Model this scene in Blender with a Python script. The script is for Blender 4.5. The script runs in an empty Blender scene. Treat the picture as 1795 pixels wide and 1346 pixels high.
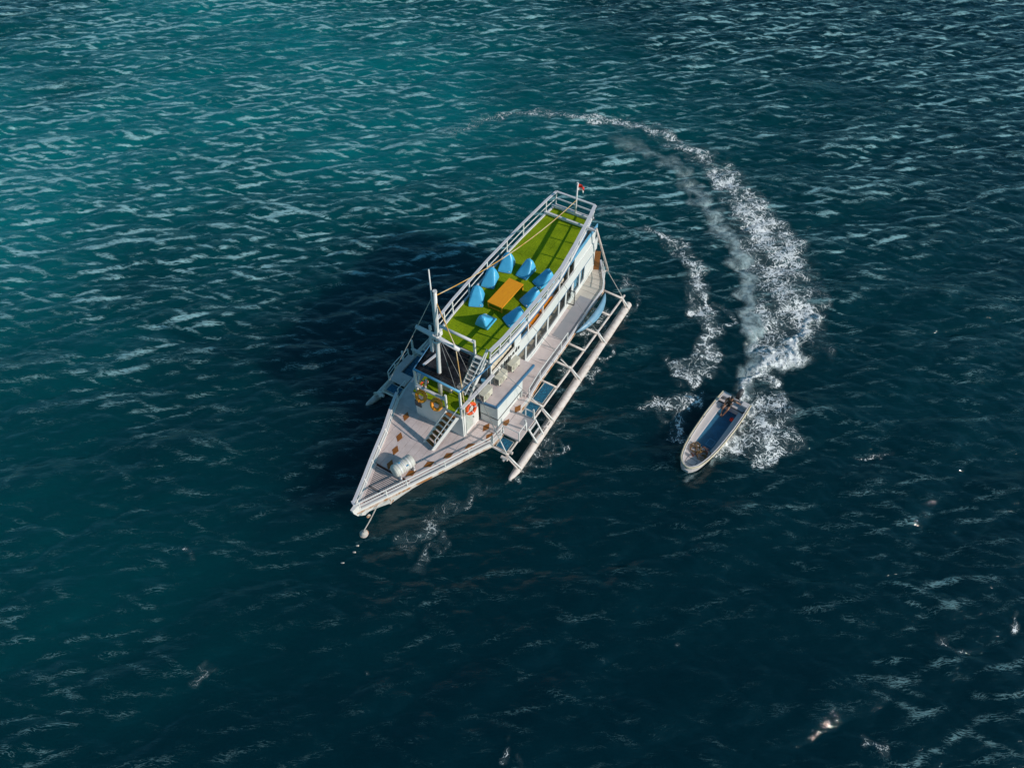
import bpy, bmesh, math, random
import numpy as np
from mathutils import Vector, Matrix

random.seed(7)
rng = np.random.default_rng(11)
scene = bpy.context.scene
COL = scene.collection

# ------------------------------------------------------------------ camera
cam_data = bpy.data.cameras.new("drone_camera")
cam = bpy.data.objects.new("drone_camera", cam_data)
COL.objects.link(cam)
cam.location = (0.0, 0.0, 36.0)
cam.rotation_euler = (math.radians(90 - 50.6697), 0.0, 0.0)
cam_data.sensor_fit = 'HORIZONTAL'
cam_data.sensor_width = 36.0
cam_data.lens = 36.0 * 1255.56 / 1795.0
cam_data.clip_start = 0.5
cam_data.clip_end = 9000.0
scene.camera = cam

# ------------------------------------------------------------------ light
SUN_EL = math.radians(25.5)
sun_dir = Vector((0.912 * math.cos(SUN_EL), -0.41 * math.cos(SUN_EL), math.sin(SUN_EL)))  # towards the sun
world = bpy.data.worlds.new("World")
scene.world = world
world.use_nodes = True
wn = world.node_tree.nodes
wl = world.node_tree.links
bg = wn.get("Background") or wn.new("ShaderNodeBackground")
wout = wn.get("World Output") or wn.new("ShaderNodeOutputWorld")
sky = wn.new("ShaderNodeTexSky")
sky.sky_type = 'NISHITA'
sky.sun_disc = False
sky.sun_elevation = SUN_EL
sky.sun_rotation = math.atan2(sun_dir.x, sun_dir.y)
sky.air_density = 1.0
sky.dust_density = 0.7
sky.ozone_density = 1.6
tint = wn.new("ShaderNodeMix")
tint.data_type = 'RGBA'; tint.blend_type = 'MULTIPLY'
tint.inputs['Factor'].default_value = 1.0
tint.inputs['B'].default_value = (0.47, 0.98, 1.07, 1)      # teal grade multiplied into the sky, cools shade and reflections
wl.new(sky.outputs[0], tint.inputs['A'])
wl.new(tint.outputs['Result'], bg.inputs['Color'])
wl.new(bg.outputs[0], wout.inputs['Surface'])
bg.inputs['Strength'].default_value = 0.092

sun_data = bpy.data.lights.new("sun", 'SUN')
sun_data.energy = 3.55
sun_data.angle = math.radians(0.5)
sun_data.color = (1.0, 0.925, 0.86)
sun = bpy.data.objects.new("sun", sun_data)
COL.objects.link(sun)
sun.location = (60, -30, 60)
sun.rotation_euler = (-sun_dir).to_track_quat('-Z', 'Y').to_euler()

scene.view_settings.view_transform = 'Standard'
scene.view_settings.look = 'None'
scene.view_settings.gamma = 1.0
scene.view_settings.exposure = 0.0
scene.view_settings.use_curve_mapping = False

# ------------------------------------------------------------------ helpers: materials
def new_mat(name):
    m = bpy.data.materials.new(name)
    m.use_nodes = True
    nt = m.node_tree
    for n in list(nt.nodes):
        nt.nodes.remove(n)
    out = nt.nodes.new("ShaderNodeOutputMaterial")
    b = nt.nodes.new("ShaderNodeBsdfPrincipled")
    nt.links.new(b.outputs[0], out.inputs['Surface'])
    return m, nt, b, out

def paint(name, c1, c2=None, scale=3.0, rough=0.5, bump=0.0, bscale=40.0, detail=6.0, metallic=0.0, lo=0.35, hi=0.7, stretch=None):
    """matt or satin surface with mottled wear between two colours"""
    m, nt, b, out = new_mat(name)
    N, L = nt.nodes, nt.links
    b.inputs['Roughness'].default_value = rough
    b.inputs['Metallic'].default_value = metallic
    tc = N.new("ShaderNodeTexCoord")
    src = tc.outputs['Object']
    if stretch:
        mp = N.new("ShaderNodeMapping")
        mp.inputs['Scale'].default_value = stretch
        L.new(src, mp.inputs['Vector'])
        src = mp.outputs[0]
    if c2 is None:
        c2 = tuple(x * 0.82 for x in c1)
    nz = N.new("ShaderNodeTexNoise")
    nz.inputs['Scale'].default_value = scale
    nz.inputs['Detail'].default_value = detail
    nz.inputs['Roughness'].default_value = 0.65
    L.new(src, nz.inputs['Vector'])
    mr = N.new("ShaderNodeMapRange")
    mr.inputs['From Min'].default_value = lo
    mr.inputs['From Max'].default_value = hi
    L.new(nz.outputs['Fac'], mr.inputs['Value'])
    mx = N.new("ShaderNodeMix")
    mx.data_type = 'RGBA'
    mx.inputs['A'].default_value = (*c1, 1)
    mx.inputs['B'].default_value = (*c2, 1)
    L.new(mr.outputs[0], mx.inputs['Factor'])
    L.new(mx.outputs['Result'], b.inputs['Base Color'])
    if bump > 0:
        n2 = N.new("ShaderNodeTexNoise")
        n2.inputs['Scale'].default_value = bscale
        n2.inputs['Detail'].default_value = 3
        L.new(src, n2.inputs['Vector'])
        bp = N.new("ShaderNodeBump")
        bp.inputs['Strength'].default_value = bump
        bp.inputs['Distance'].default_value = 0.02
        L.new(n2.outputs['Fac'], bp.inputs['Height'])
        L.new(bp.outputs[0], b.inputs['Normal'])
    return m

# ------------------------------------------------------------------ the sea
def fft_sea(N, Lx, wind_dir, wind, spread_pow, small, seed, choppy=0.0, target_rms=0.1):
    """one periodic patch of wind sea: height and horizontal displacement"""
    r = np.random.default_rng(seed)
    k1 = 2 * np.pi * np.fft.fftfreq(N, d=Lx / N)
    kx, ky = np.meshgrid(k1, k1, indexing='xy')
    k = np.sqrt(kx ** 2 + ky ** 2)
    k[0, 0] = 1e-6
    g = 9.81
    Lw = wind * wind / g
    ph = np.exp(-1.0 / (k * Lw) ** 2) / k ** 4
    c = (kx * math.cos(wind_dir) + ky * math.sin(wind_dir)) / k
    ph *= np.abs(c) ** spread_pow * np.where(c < 0, 0.15, 1.0)
    ph *= np.exp(-(k * small) ** 2)
    ph[0, 0] = 0
    h = np.sqrt(ph) * (r.standard_normal((N, N)) + 1j * r.standard_normal((N, N)))
    z = np.fft.ifft2(h).real
    s = target_rms / z.std()
    z *= s
    dx = np.fft.ifft2(-1j * kx / k * h).real * s * choppy
    dy = np.fft.ifft2(-1j * ky / k * h).real * s * choppy
    fold = np.fft.ifft2((kx * kx + ky * ky) / k * h).real * s * choppy     # how hard the surface is squeezed
    return z, dx, dy, fold

SEA = [
    (1024, 131.0) + fft_sea(1024, 131.0, math.radians(98), 3.1, 5.0, 0.05, 3, 1.05, 0.108),
    (512, 57.0) + fft_sea(512, 57.0, math.radians(66), 1.25, 5.0, 0.03, 5, 1.0, 0.020),
]

def sample_tile(a, N, Lx, x, y):
    fx = (x / Lx * N) % N
    fy = (y / Lx * N) % N
    i = np.floor(fx).astype(int); j = np.floor(fy).astype(int)
    u = fx - i; v = fy - j
    i0 = i % N; i1 = (i + 1) % N; j0 = j % N; j1 = (j + 1) % N
    return (a[j0, i0] * (1 - u) * (1 - v) + a[j0, i1] * u * (1 - v) + a[j1, i0] * (1 - u) * v + a[j1, i1] * u * v)

def sea_disp(x, y):
    """displaced sea point over the flat point (x, y)"""
    dz = np.zeros_like(x); dx = np.zeros_like(x); dy = np.zeros_like(x)
    far = np.maximum(np.maximum(np.abs(x) - 72, 0), np.maximum(np.maximum(y - 105, 0), np.maximum(-4 - y, 0)))
    fade = np.clip(1 - far / 120.0, 0.0, 1)
    # calmer water right around the moored boat's lee is left as it is: one sea everywhere
    for (N, Lx, z, ax, ay, af) in SEA:
        dz += sample_tile(z, N, Lx, x, y)
        dx += sample_tile(ax, N, Lx, x, y)
        dy += sample_tile(ay, N, Lx, x, y)
    # the small motorboat presses its own shape into the water
    a = math.radians(52.3)
    u = (x - 10.04) * math.cos(a) + (y - 22.54) * math.sin(a)
    v = (x - 10.04) * math.sin(a) - (y - 22.54) * math.cos(a)
    inside = np.clip((u - 0.5) / 0.5, 0, 1) * np.clip((6.6 - u) / 0.3, 0, 1) * np.clip((0.80 - np.abs(v)) / 0.2, 0, 1)
    dz = dz * (1 - inside) - 0.22 * inside
    return x + dx * fade, y + dy * fade, dz * fade

def graded(lo, hi, step, far, growth=1.12):
    core = list(np.arange(lo, hi + step * 0.5, step))
    up, s, p = [], step, core[-1]
    while p < far:
        s *= growth; p += s; up.append(p)
    dn, s, p = [], step, core[0]
    while p > -far:
        s *= growth; p -= s; dn.append(p)
    return np.array(dn[::-1] + core + up)

def grid_mesh(name, X, Y, Z, keep=None):
    ny, nx = X.shape
    co = np.stack([X, Y, Z], axis=-1).reshape(-1, 3).astype(np.float32)
    idx = np.arange(ny * nx).reshape(ny, nx)
    q = np.stack([idx[:-1, :-1], idx[:-1, 1:], idx[1:, 1:], idx[1:, :-1]], axis=-1).reshape(-1, 4)
    remap = None
    if keep is not None:
        kq = (keep[:-1, :-1] | keep[:-1, 1:] | keep[1:, 1:] | keep[1:, :-1]).reshape(-1)
        q = q[kq]
        used = np.unique(q)
        remap = used
        inv = np.full(ny * nx, -1); inv[used] = np.arange(len(used))
        q = inv[q]; co = co[used]
    me = bpy.data.meshes.new(name)
    me.vertices.add(len(co)); me.vertices.foreach_set("co", co.ravel())
    nf = len(q)
    me.loops.add(nf * 4); me.loops.foreach_set("vertex_index", q.ravel().astype(np.int32))
    me.polygons.add(nf)
    me.polygons.foreach_set("loop_start", np.arange(0, nf * 4, 4, dtype=np.int32))
    me.polygons.foreach_set("loop_total", np.full(nf, 4, dtype=np.int32))
    me.polygons.foreach_set("use_smooth", np.ones(nf, dtype=bool))
    me.update(calc_edges=True)
    return me, remap

def add_bump(nt, src, specs, normal_in=None):
    N, L = nt.nodes, nt.links
    prev = None
    for (scale, stretch, rot, strength, dist, det) in specs:
        mp = N.new("ShaderNodeMapping")
        mp.inputs['Rotation'].default_value = (0, 0, rot)
        mp.inputs['Scale'].default_value = stretch
        L.new(src, mp.inputs['Vector'])
        nz = N.new("ShaderNodeTexNoise")
        nz.inputs['Scale'].default_value = scale
        nz.inputs['Detail'].default_value = det
        nz.inputs['Roughness'].default_value = 0.6
        nz.inputs['Distortion'].default_value = 0.6
        L.new(mp.outputs[0], nz.inputs['Vector'])
        bp = N.new("ShaderNodeBump")
        bp.inputs['Strength'].default_value = strength
        bp.inputs['Distance'].default_value = dist
        L.new(nz.outputs['Fac'], bp.inputs['Height'])
        if prev is not None:
            L.new(prev.outputs[0], bp.inputs['Normal'])
        prev = bp
    return prev.outputs[0]

def water_material():
    m, nt, b, out = new_mat("sea_water")
    N, L = nt.nodes, nt.links
    tc = N.new("ShaderNodeTexCoord")
    pos = tc.outputs['Object']
    # sandy shoal under the far left water, deep water elsewhere
    at = N.new("ShaderNodeAttribute"); at.attribute_name = "shoal"
    mx = N.new("ShaderNodeMix"); mx.data_type = 'RGBA'
    mx.inputs['A'].default_value = (0.0002, 0.0145, 0.0220, 1)
    mx.inputs['B'].default_value = (0.002, 0.140, 0.150, 1)
    L.new(at.outputs['Fac'], mx.inputs['Factor'])
    ac = N.new("ShaderNodeAttribute"); ac.attribute_name = "sky_streak"
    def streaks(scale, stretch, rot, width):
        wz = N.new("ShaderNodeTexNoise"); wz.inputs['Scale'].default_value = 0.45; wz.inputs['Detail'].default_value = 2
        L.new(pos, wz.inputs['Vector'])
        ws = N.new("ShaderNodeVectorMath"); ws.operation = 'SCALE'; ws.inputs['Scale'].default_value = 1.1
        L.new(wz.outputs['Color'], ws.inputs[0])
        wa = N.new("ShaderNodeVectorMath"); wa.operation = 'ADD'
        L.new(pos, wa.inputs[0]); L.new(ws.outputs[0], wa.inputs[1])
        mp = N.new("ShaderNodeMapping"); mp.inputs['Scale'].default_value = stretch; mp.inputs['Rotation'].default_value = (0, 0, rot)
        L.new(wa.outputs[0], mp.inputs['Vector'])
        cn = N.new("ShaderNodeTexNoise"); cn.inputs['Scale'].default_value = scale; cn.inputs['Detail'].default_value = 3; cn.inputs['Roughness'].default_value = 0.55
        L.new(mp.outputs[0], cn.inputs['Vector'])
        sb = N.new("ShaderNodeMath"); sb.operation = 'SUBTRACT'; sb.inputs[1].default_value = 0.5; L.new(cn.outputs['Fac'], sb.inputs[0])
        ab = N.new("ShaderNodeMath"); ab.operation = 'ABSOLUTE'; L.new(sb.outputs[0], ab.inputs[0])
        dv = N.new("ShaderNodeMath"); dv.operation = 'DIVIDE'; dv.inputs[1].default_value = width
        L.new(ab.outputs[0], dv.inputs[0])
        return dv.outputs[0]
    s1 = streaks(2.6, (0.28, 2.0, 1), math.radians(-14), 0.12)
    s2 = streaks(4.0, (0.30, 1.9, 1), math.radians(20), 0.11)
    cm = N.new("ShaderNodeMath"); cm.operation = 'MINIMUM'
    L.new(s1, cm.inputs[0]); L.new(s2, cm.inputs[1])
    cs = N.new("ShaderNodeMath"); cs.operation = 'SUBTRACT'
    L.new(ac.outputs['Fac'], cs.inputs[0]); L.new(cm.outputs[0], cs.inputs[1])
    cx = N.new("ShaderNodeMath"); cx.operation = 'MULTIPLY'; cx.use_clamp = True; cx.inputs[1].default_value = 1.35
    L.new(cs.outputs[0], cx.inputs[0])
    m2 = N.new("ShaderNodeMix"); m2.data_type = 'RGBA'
    m2.inputs['B'].default_value = (0.28, 0.50, 0.51, 1)  # pale reflected-sky tone painted into the water colour
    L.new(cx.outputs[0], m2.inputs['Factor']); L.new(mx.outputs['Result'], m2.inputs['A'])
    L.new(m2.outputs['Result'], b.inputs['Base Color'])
    b.inputs['Roughness'].default_value = 0.06
    b.inputs['IOR'].default_value = 1.333
    b.subsurface_method = 'BURLEY'
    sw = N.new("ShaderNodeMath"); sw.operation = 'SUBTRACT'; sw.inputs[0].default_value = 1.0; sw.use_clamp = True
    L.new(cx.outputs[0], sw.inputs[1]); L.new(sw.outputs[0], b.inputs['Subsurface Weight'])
    b.inputs['Subsurface Scale'].default_value = 5.0
    b.inputs['Subsurface Radius'].default_value = (0.5, 1.0, 1.0)
    nrm = add_bump(nt, pos, [
        (1.5, (0.45, 1.5, 1), math.radians(-15), 0.40, 0.11, 3),
        (1.9, (0.45, 1.5, 1), math.radians(24), 0.35, 0.08, 3),
        (5.5, (0.55, 1.5, 1), math.radians(-5), 0.6, 0.036, 3),
        (14.0, (0.7, 1.3, 1), math.radians(30), 0.45, 0.014, 2),
    ])
    L.new(nrm, b.inputs['Normal'])
    return m

gx = graded(-71.0, 71.0, 0.125, 4500.0, 1.18)
gy = graded(4.0, 99.0, 0.125, 4500.0, 1.18)
GX, GY = np.meshgrid(gx, gy, indexing='xy')
WX, WY, WZ = sea_disp(GX, GY)

def smooth(x, a, b):
    t = np.clip((x - a) / (b - a), 0, 1)
    return t * t * (3 - 2 * t)

def blob(x, y, cx, cy, rx, ry, rot):
    c, s = math.cos(rot), math.sin(rot)
    u = ((x - cx) * c + (y - cy) * s) / rx
    v = (-(x - cx) * s + (y - cy) * c) / ry
    return np.exp(-(u * u + v * v))

# low frequency value noise for the shape of the shoal
def lownoise(x, y, scale, seed):
    r = np.random.default_rng(seed)
    a = r.random((64, 64))
    fx = (x / scale) % 64; fy = (y / scale) % 64
    i = np.floor(fx).astype(int); j = np.floor(fy).astype(int)
    u = fx - i; v = fy - j
    u = u * u * (3 - 2 * u); v = v * v * (3 - 2 * v)
    return (a[j % 64, i % 64] * (1 - u) * (1 - v) + a[j % 64, (i + 1) % 64] * u * (1 - v)
            + a[(j + 1) % 64, i % 64] * (1 - u) * v + a[(j + 1) % 64, (i + 1) % 64] * u * v)

ln = lownoise(GX, GY, 14.0, 4) * 0.6 + lownoise(GX, GY, 5.5, 9) * 0.4
shoal = (1.0 * blob(GX, GY, -28, 84, 26, 36, math.radians(25)) + 0.85 * blob(GX, GY, -50, 46, 22, 22, 0.3)
         + 0.28 * blob(GX, GY, -4, 62, 22, 13, 0.0) + 0.16 * blob(GX, GY, -26, 16, 14, 9, 0)
         + 0.10 * blob(GX, GY, 40, 60, 40, 50, 0))
shoal = np.clip(shoal * (0.45 + 1.1 * ln), 0, 1)
shoal = shoal * np.clip(1.4 - np.maximum(np.abs(GX), np.abs(GY)) / 200.0, 0, 1)
me, _ = grid_mesh("sea", WX, WY, WZ)
at = me.attributes.new("shoal", 'FLOAT', 'POINT')
at.data.foreach_set("value", shoal.ravel().astype(np.float32))
sea = bpy.data.objects.new("sea", me)
COL.objects.link(sea)
sea['kind'] = 'structure'
# long, broken wave lines (two crossing trains) placing the painted sky-reflection streaks
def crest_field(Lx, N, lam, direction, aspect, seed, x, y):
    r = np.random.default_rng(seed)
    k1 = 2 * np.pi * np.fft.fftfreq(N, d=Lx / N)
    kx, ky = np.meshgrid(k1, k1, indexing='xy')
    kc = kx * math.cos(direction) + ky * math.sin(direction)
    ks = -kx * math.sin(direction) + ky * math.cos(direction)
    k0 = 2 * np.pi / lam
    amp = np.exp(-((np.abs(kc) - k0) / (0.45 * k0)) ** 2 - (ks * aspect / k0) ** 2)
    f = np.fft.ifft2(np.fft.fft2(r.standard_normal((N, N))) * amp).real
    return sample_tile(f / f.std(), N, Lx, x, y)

# sky reflections painted as pale streaks along squeezed crests, stronger left and beyond
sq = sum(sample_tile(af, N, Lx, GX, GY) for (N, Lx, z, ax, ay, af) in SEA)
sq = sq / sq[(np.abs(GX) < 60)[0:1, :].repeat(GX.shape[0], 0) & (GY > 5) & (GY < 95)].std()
streak_weight = 0.16 + 0.55 * smooth(GY, 24, 75) + 0.65 * blob(GX, GY, -48, 62, 34, 34, 0.2) + 0.12 * blob(GX, GY, 28, 10, 14, 12, 0)
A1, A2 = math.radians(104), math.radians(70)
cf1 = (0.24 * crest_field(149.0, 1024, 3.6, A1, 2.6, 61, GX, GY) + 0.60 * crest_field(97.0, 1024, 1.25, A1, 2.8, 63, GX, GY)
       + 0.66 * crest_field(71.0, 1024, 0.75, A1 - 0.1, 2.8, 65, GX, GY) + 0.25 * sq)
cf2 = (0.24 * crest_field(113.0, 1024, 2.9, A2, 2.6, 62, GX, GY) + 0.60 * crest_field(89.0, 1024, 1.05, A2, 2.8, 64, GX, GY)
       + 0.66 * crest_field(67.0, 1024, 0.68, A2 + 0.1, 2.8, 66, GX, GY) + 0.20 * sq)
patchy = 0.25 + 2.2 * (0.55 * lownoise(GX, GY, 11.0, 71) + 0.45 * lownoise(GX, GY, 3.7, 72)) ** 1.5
sky_streak = np.maximum(smooth(cf1, 0.1, 2.5), 0.8 * smooth(cf2, 0.3, 2.6)) * patchy * np.clip(streak_weight, 0, 1) * 1.35
at = me.attributes.new("sky_streak", 'FLOAT', 'POINT')
at.data.foreach_set("value", np.clip(sky_streak, 0, 1).ravel().astype(np.float32))
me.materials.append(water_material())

# ------------------------------------------------------------------ wake foam lying on the sea
# strokes: (kind, [(x, y, radius, strength), ...]); kind 1 curled foam, 2 smooth churned water, 3 dense spray
STROKES = [
    (2, [(14.94, 28.71, 0.75, 1), (15.75, 30.63, 0.82, 1), (16.56, 33.19, 0.74, 1), (17.11, 35.93, 0.7, 1), (17.32, 38.86, 0.73, 1), (17.22, 41.7, 0.75, 1), (16.75, 44.73, 0.85, 1), (15.93, 47.47, 0.87, 0.86), (15.13, 50.54, 0.77, 0.69), (14.32, 53.14, 0.78, 0.52), (12.69, 55.72, 0.81, 0.4), (9.6, 57.7, 0.9, 0.29)]),
    (1, [(19.5, 33.72, 1.67, 0.9), (20.2, 36.5, 1.82, 1), (20.52, 39.48, 1.98, 1), (20.43, 42.69, 2.06, 1), (19.81, 45.8, 1.93, 1), (18.98, 49.52, 1.69, 0.95), (18.06, 52.73, 1.42, 0.85), (16.46, 55.73, 1.13, 0.7), (14.28, 58.16, 0.98, 0.72), (11.93, 60.14, 0.88, 0.75), (8.89, 61.5, 0.89, 0.65), (5.47, 62.09, 0.78, 0.6), (1.72, 62.29, 0.78, 0.55), (-0.69, 61.98, 0.72, 0.5), (-3.06, 60.8, 0.71, 0.38), (-6.12, 58.88, 0.7, 0.25)]),
    (1, [(16.73, 30.14, 1.09, 0.75), (17.61, 33.19, 1.4, 0.8), (18.16, 36.5, 1.18, 0.6), (18.55, 40.1, 1.05, 0.55), (18.17, 43.36, 0.89, 0.6)]),
    (3, [(14.35, 28.47, 0.41, 1), (15.64, 29.75, 0.67, 1), (17.15, 31.13, 0.68, 1), (18.78, 32.41, 0.69, 1), (20.06, 33.62, 0.53, 1), (21.15, 35.37, 0.36, 1)]),
    (1, [(10.91, 45.29, 0.5, 0.5), (11.87, 44.03, 0.7, 0.7), (12.78, 42.68, 0.78, 0.75), (13.34, 41.24, 0.67, 0.7), (13.66, 39.47, 0.85, 0.8), (13.72, 37.36, 0.83, 0.8), (13.39, 35.36, 0.81, 0.8), (13.62, 33.72, 0.79, 0.85), (13.03, 31.89, 0.86, 0.85), (11.99, 30.88, 0.76, 0.8), (10.75, 30.14, 0.42, 0.6)]),
    (1, [(15.12, 36.49, 0.41, 0.4), (15.45, 35.08, 0.4, 0.5), (14.43, 34.53, 0.53, 0.55)]),
    (1, [(10.76, 31.53, 0.6, 0.6), (11.46, 31.13, 0.76, 0.7), (13.92, 32.14, 0.6, 0.65)]),
    (1, [(10.69, 29.75, 0.42, 0.7), (11.86, 30.04, 0.67, 0.85), (13.1, 30.73, 0.59, 0.75)]),
    (1, [(8.59, 27.68, 0.36, 0.7), (9.65, 27.5, 0.65, 0.95), (10.8, 28.01, 0.73, 0.95), (12.08, 28.47, 0.57, 0.7)]),
    (1, [(10.52, 27.32, 0.81, 0.9), (10.18, 26.21, 0.63, 0.8), (10.39, 25.22, 0.47, 0.75), (10.11, 24.51, 0.31, 0.9)]),
    (1, [(13.87, 24.3, 0.69, 0.9), (15.22, 25.78, 1.42, 0.9), (16.28, 27.33, 1.29, 0.75), (17.23, 28.01, 0.65, 0.7)]),
    (1, [(12.55, 23.69, 0.46, 1), (13.52, 24.3, 0.54, 1), (14.49, 24.3, 0.93, 0.95), (14.98, 23.89, 0.69, 0.9), (17.18, 25.14, 0.63, 0.6)]),
    (1, [(14.67, 23.57, 0.31, 0.9), (14.19, 22.88, 0.19, 0.6)]),
    (3, [(11.82, 23.4, 0.23, 0.9), (13.01, 24.3, 0.31, 1), (13.99, 25.78, 0.24, 0.9), (14.91, 27.33, 0.24, 0.9)]),
    (2, [(10.23, 22.37, 0.19, 0.6), (11.04, 22.84, 0.34, 0.8), (11.96, 23.28, 0.38, 0.9)]),
    (3, [(14.52, 28.8, 0.16, 1), (14.74, 28.24, 0.24, 1), (14.95, 27.87, 0.16, 0.8)]),
    (2, [(14.21, 28.71, 0.16, 0.7), (15.33, 31.13, 0.21, 0.8)]),
    (1, [(3.21, 28.7, 0.25, 0.4), (2.79, 27.32, 0.32, 0.5), (2.03, 25.77, 0.24, 0.4)]),
    (1, [(5.1, 35.35, 0.63, 0.5), (5.58, 33.71, 0.44, 0.5), (4.41, 33.71, 0.61, 0.45), (6.05, 37.36, 0.37, 0.4)]),
    (1, [(3.07, 25.56, 0.16, 0.5), (3.05, 25.13, 0.16, 0.5), (2.57, 24.29, 0.23, 0.6), (1.97, 23.68, 0.15, 0.5)]),
    (1, [(7.83, 38.85, 0.37, 0.5), (8.37, 40.09, 0.38, 0.45), (8.75, 37.65, 0.37, 0.4)]),
    (1, [(-1.58, 22.09, 0.37, 0.3), (-3.18, 20.76, 0.44, 0.26), (-4.85, 19.12, 0.5, 0.3), (-6.02, 18.08, 0.42, 0.28)]),
    (1, [(-4.01, 18.42, 0.28, 0.35), (-5.46, 17.07, 0.28, 0.3)]),
    (2, [(6.85, 48.21, 0.26, 0.3), (8.16, 47.24, 0.31, 0.35), (9.27, 46.87, 0.26, 0.3)]),
    (2, [(7.31, 45.28, 0.2, 0.25), (9.12, 45.43, 0.25, 0.3), (10.89, 45.08, 0.25, 0.3)]),
    (1, [(21.07, 24.19, 0.27, 0.55), (22.03, 24.52, 0.23, 0.45), (22.52, 23.9, 0.19, 0.35)]),
    (1, [(25.41, 13.08, 0.23, 0.7), (26.44, 14.41, 0.2, 0.5)]),
    (1, [(-0.31, 7.58, 0.23, 0.5), (-0.7, 7.46, 0.17, 0.5)]),
    (1, [(-17.95, 17.66, 0.24, 0.5), (-17.41, 17.39, 0.17, 0.3)]),
    (1, [(16.58, 7.95, 0.21, 0.6), (17.05, 8.19, 0.18, 0.5)]),
    (1, [(-15.23, 11.23, 0.25, 0.3)]),
    (1, [(-7.0, 11.1, 0.19, 0.3)]),
    (1, [(7.9, 12.35, 0.16, 0.3)]),
    (1, [(21.9, 12.93, 0.26, 0.35), (22.93, 12.65, 0.26, 0.35)]),
]


# small broken foam where the floats and the hull meet the water (points in the moored boat's frame)
def moored(u, v):
    a = math.radians(58.6469)
    return (-8.832 + u * math.cos(a) + v * math.sin(a), 17.994 + u * math.sin(a) - v * math.cos(a))
for pts in ([(9, 5.75, .14, .3), (11, 5.75, .2, .5), (12.5, 5.8, .22, .55), (14, 5.7, .14, .3)], [(16.5, 5.6, .2, .45), (18.5, 5.6, .25, .5), (20.6, 5.5, .22, .55), (22, 5.4, .14, .3)],
            [(23.8, 5.3, .2, .5), (25.1, 5.1, .3, .6), (26.0, 4.8, .2, .3)], [(19.5, 4.1, .3, .5), (21.5, 4.1, .32, .6), (23.4, 3.9, .3, .5)],
            [(15.2, 4.0, .2, .35), (16.8, 4.0, .25, .45), (18.2, 3.9, .2, .3)], [(7.8, 5.2, .12, .5), (8.3, 5.55, .12, .45)],
            [(26.6, 1.0, .3, .4), (27.2, 0.0, .3, .4), (27.0, -1.0, .2, .3)]):
    STROKES.append((1, [(*moored(u, v), r, s) for u, v, r, s in pts]))

def stroke_density(x, y, pts):
    d = np.zeros_like(x)
    if len(pts) == 1:
        pts = pts + pts
    for (x0, y0, r0, s0), (x1, y1, r1, s1) in zip(pts[:-1], pts[1:]):
        vx, vy = x1 - x0, y1 - y0
        ll = vx * vx + vy * vy + 1e-9
        t = np.clip(((x - x0) * vx + (y - y0) * vy) / ll, 0, 1)
        r = r0 + (r1 - r0) * t
        s = s0 + (s1 - s0) * t
        q = np.hypot(x - (x0 + t * vx), y - (y0 + t * vy)) / r
        d = np.maximum(d, s * (1 - smooth(q, 0.1, 1.45)))
    return d

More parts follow.
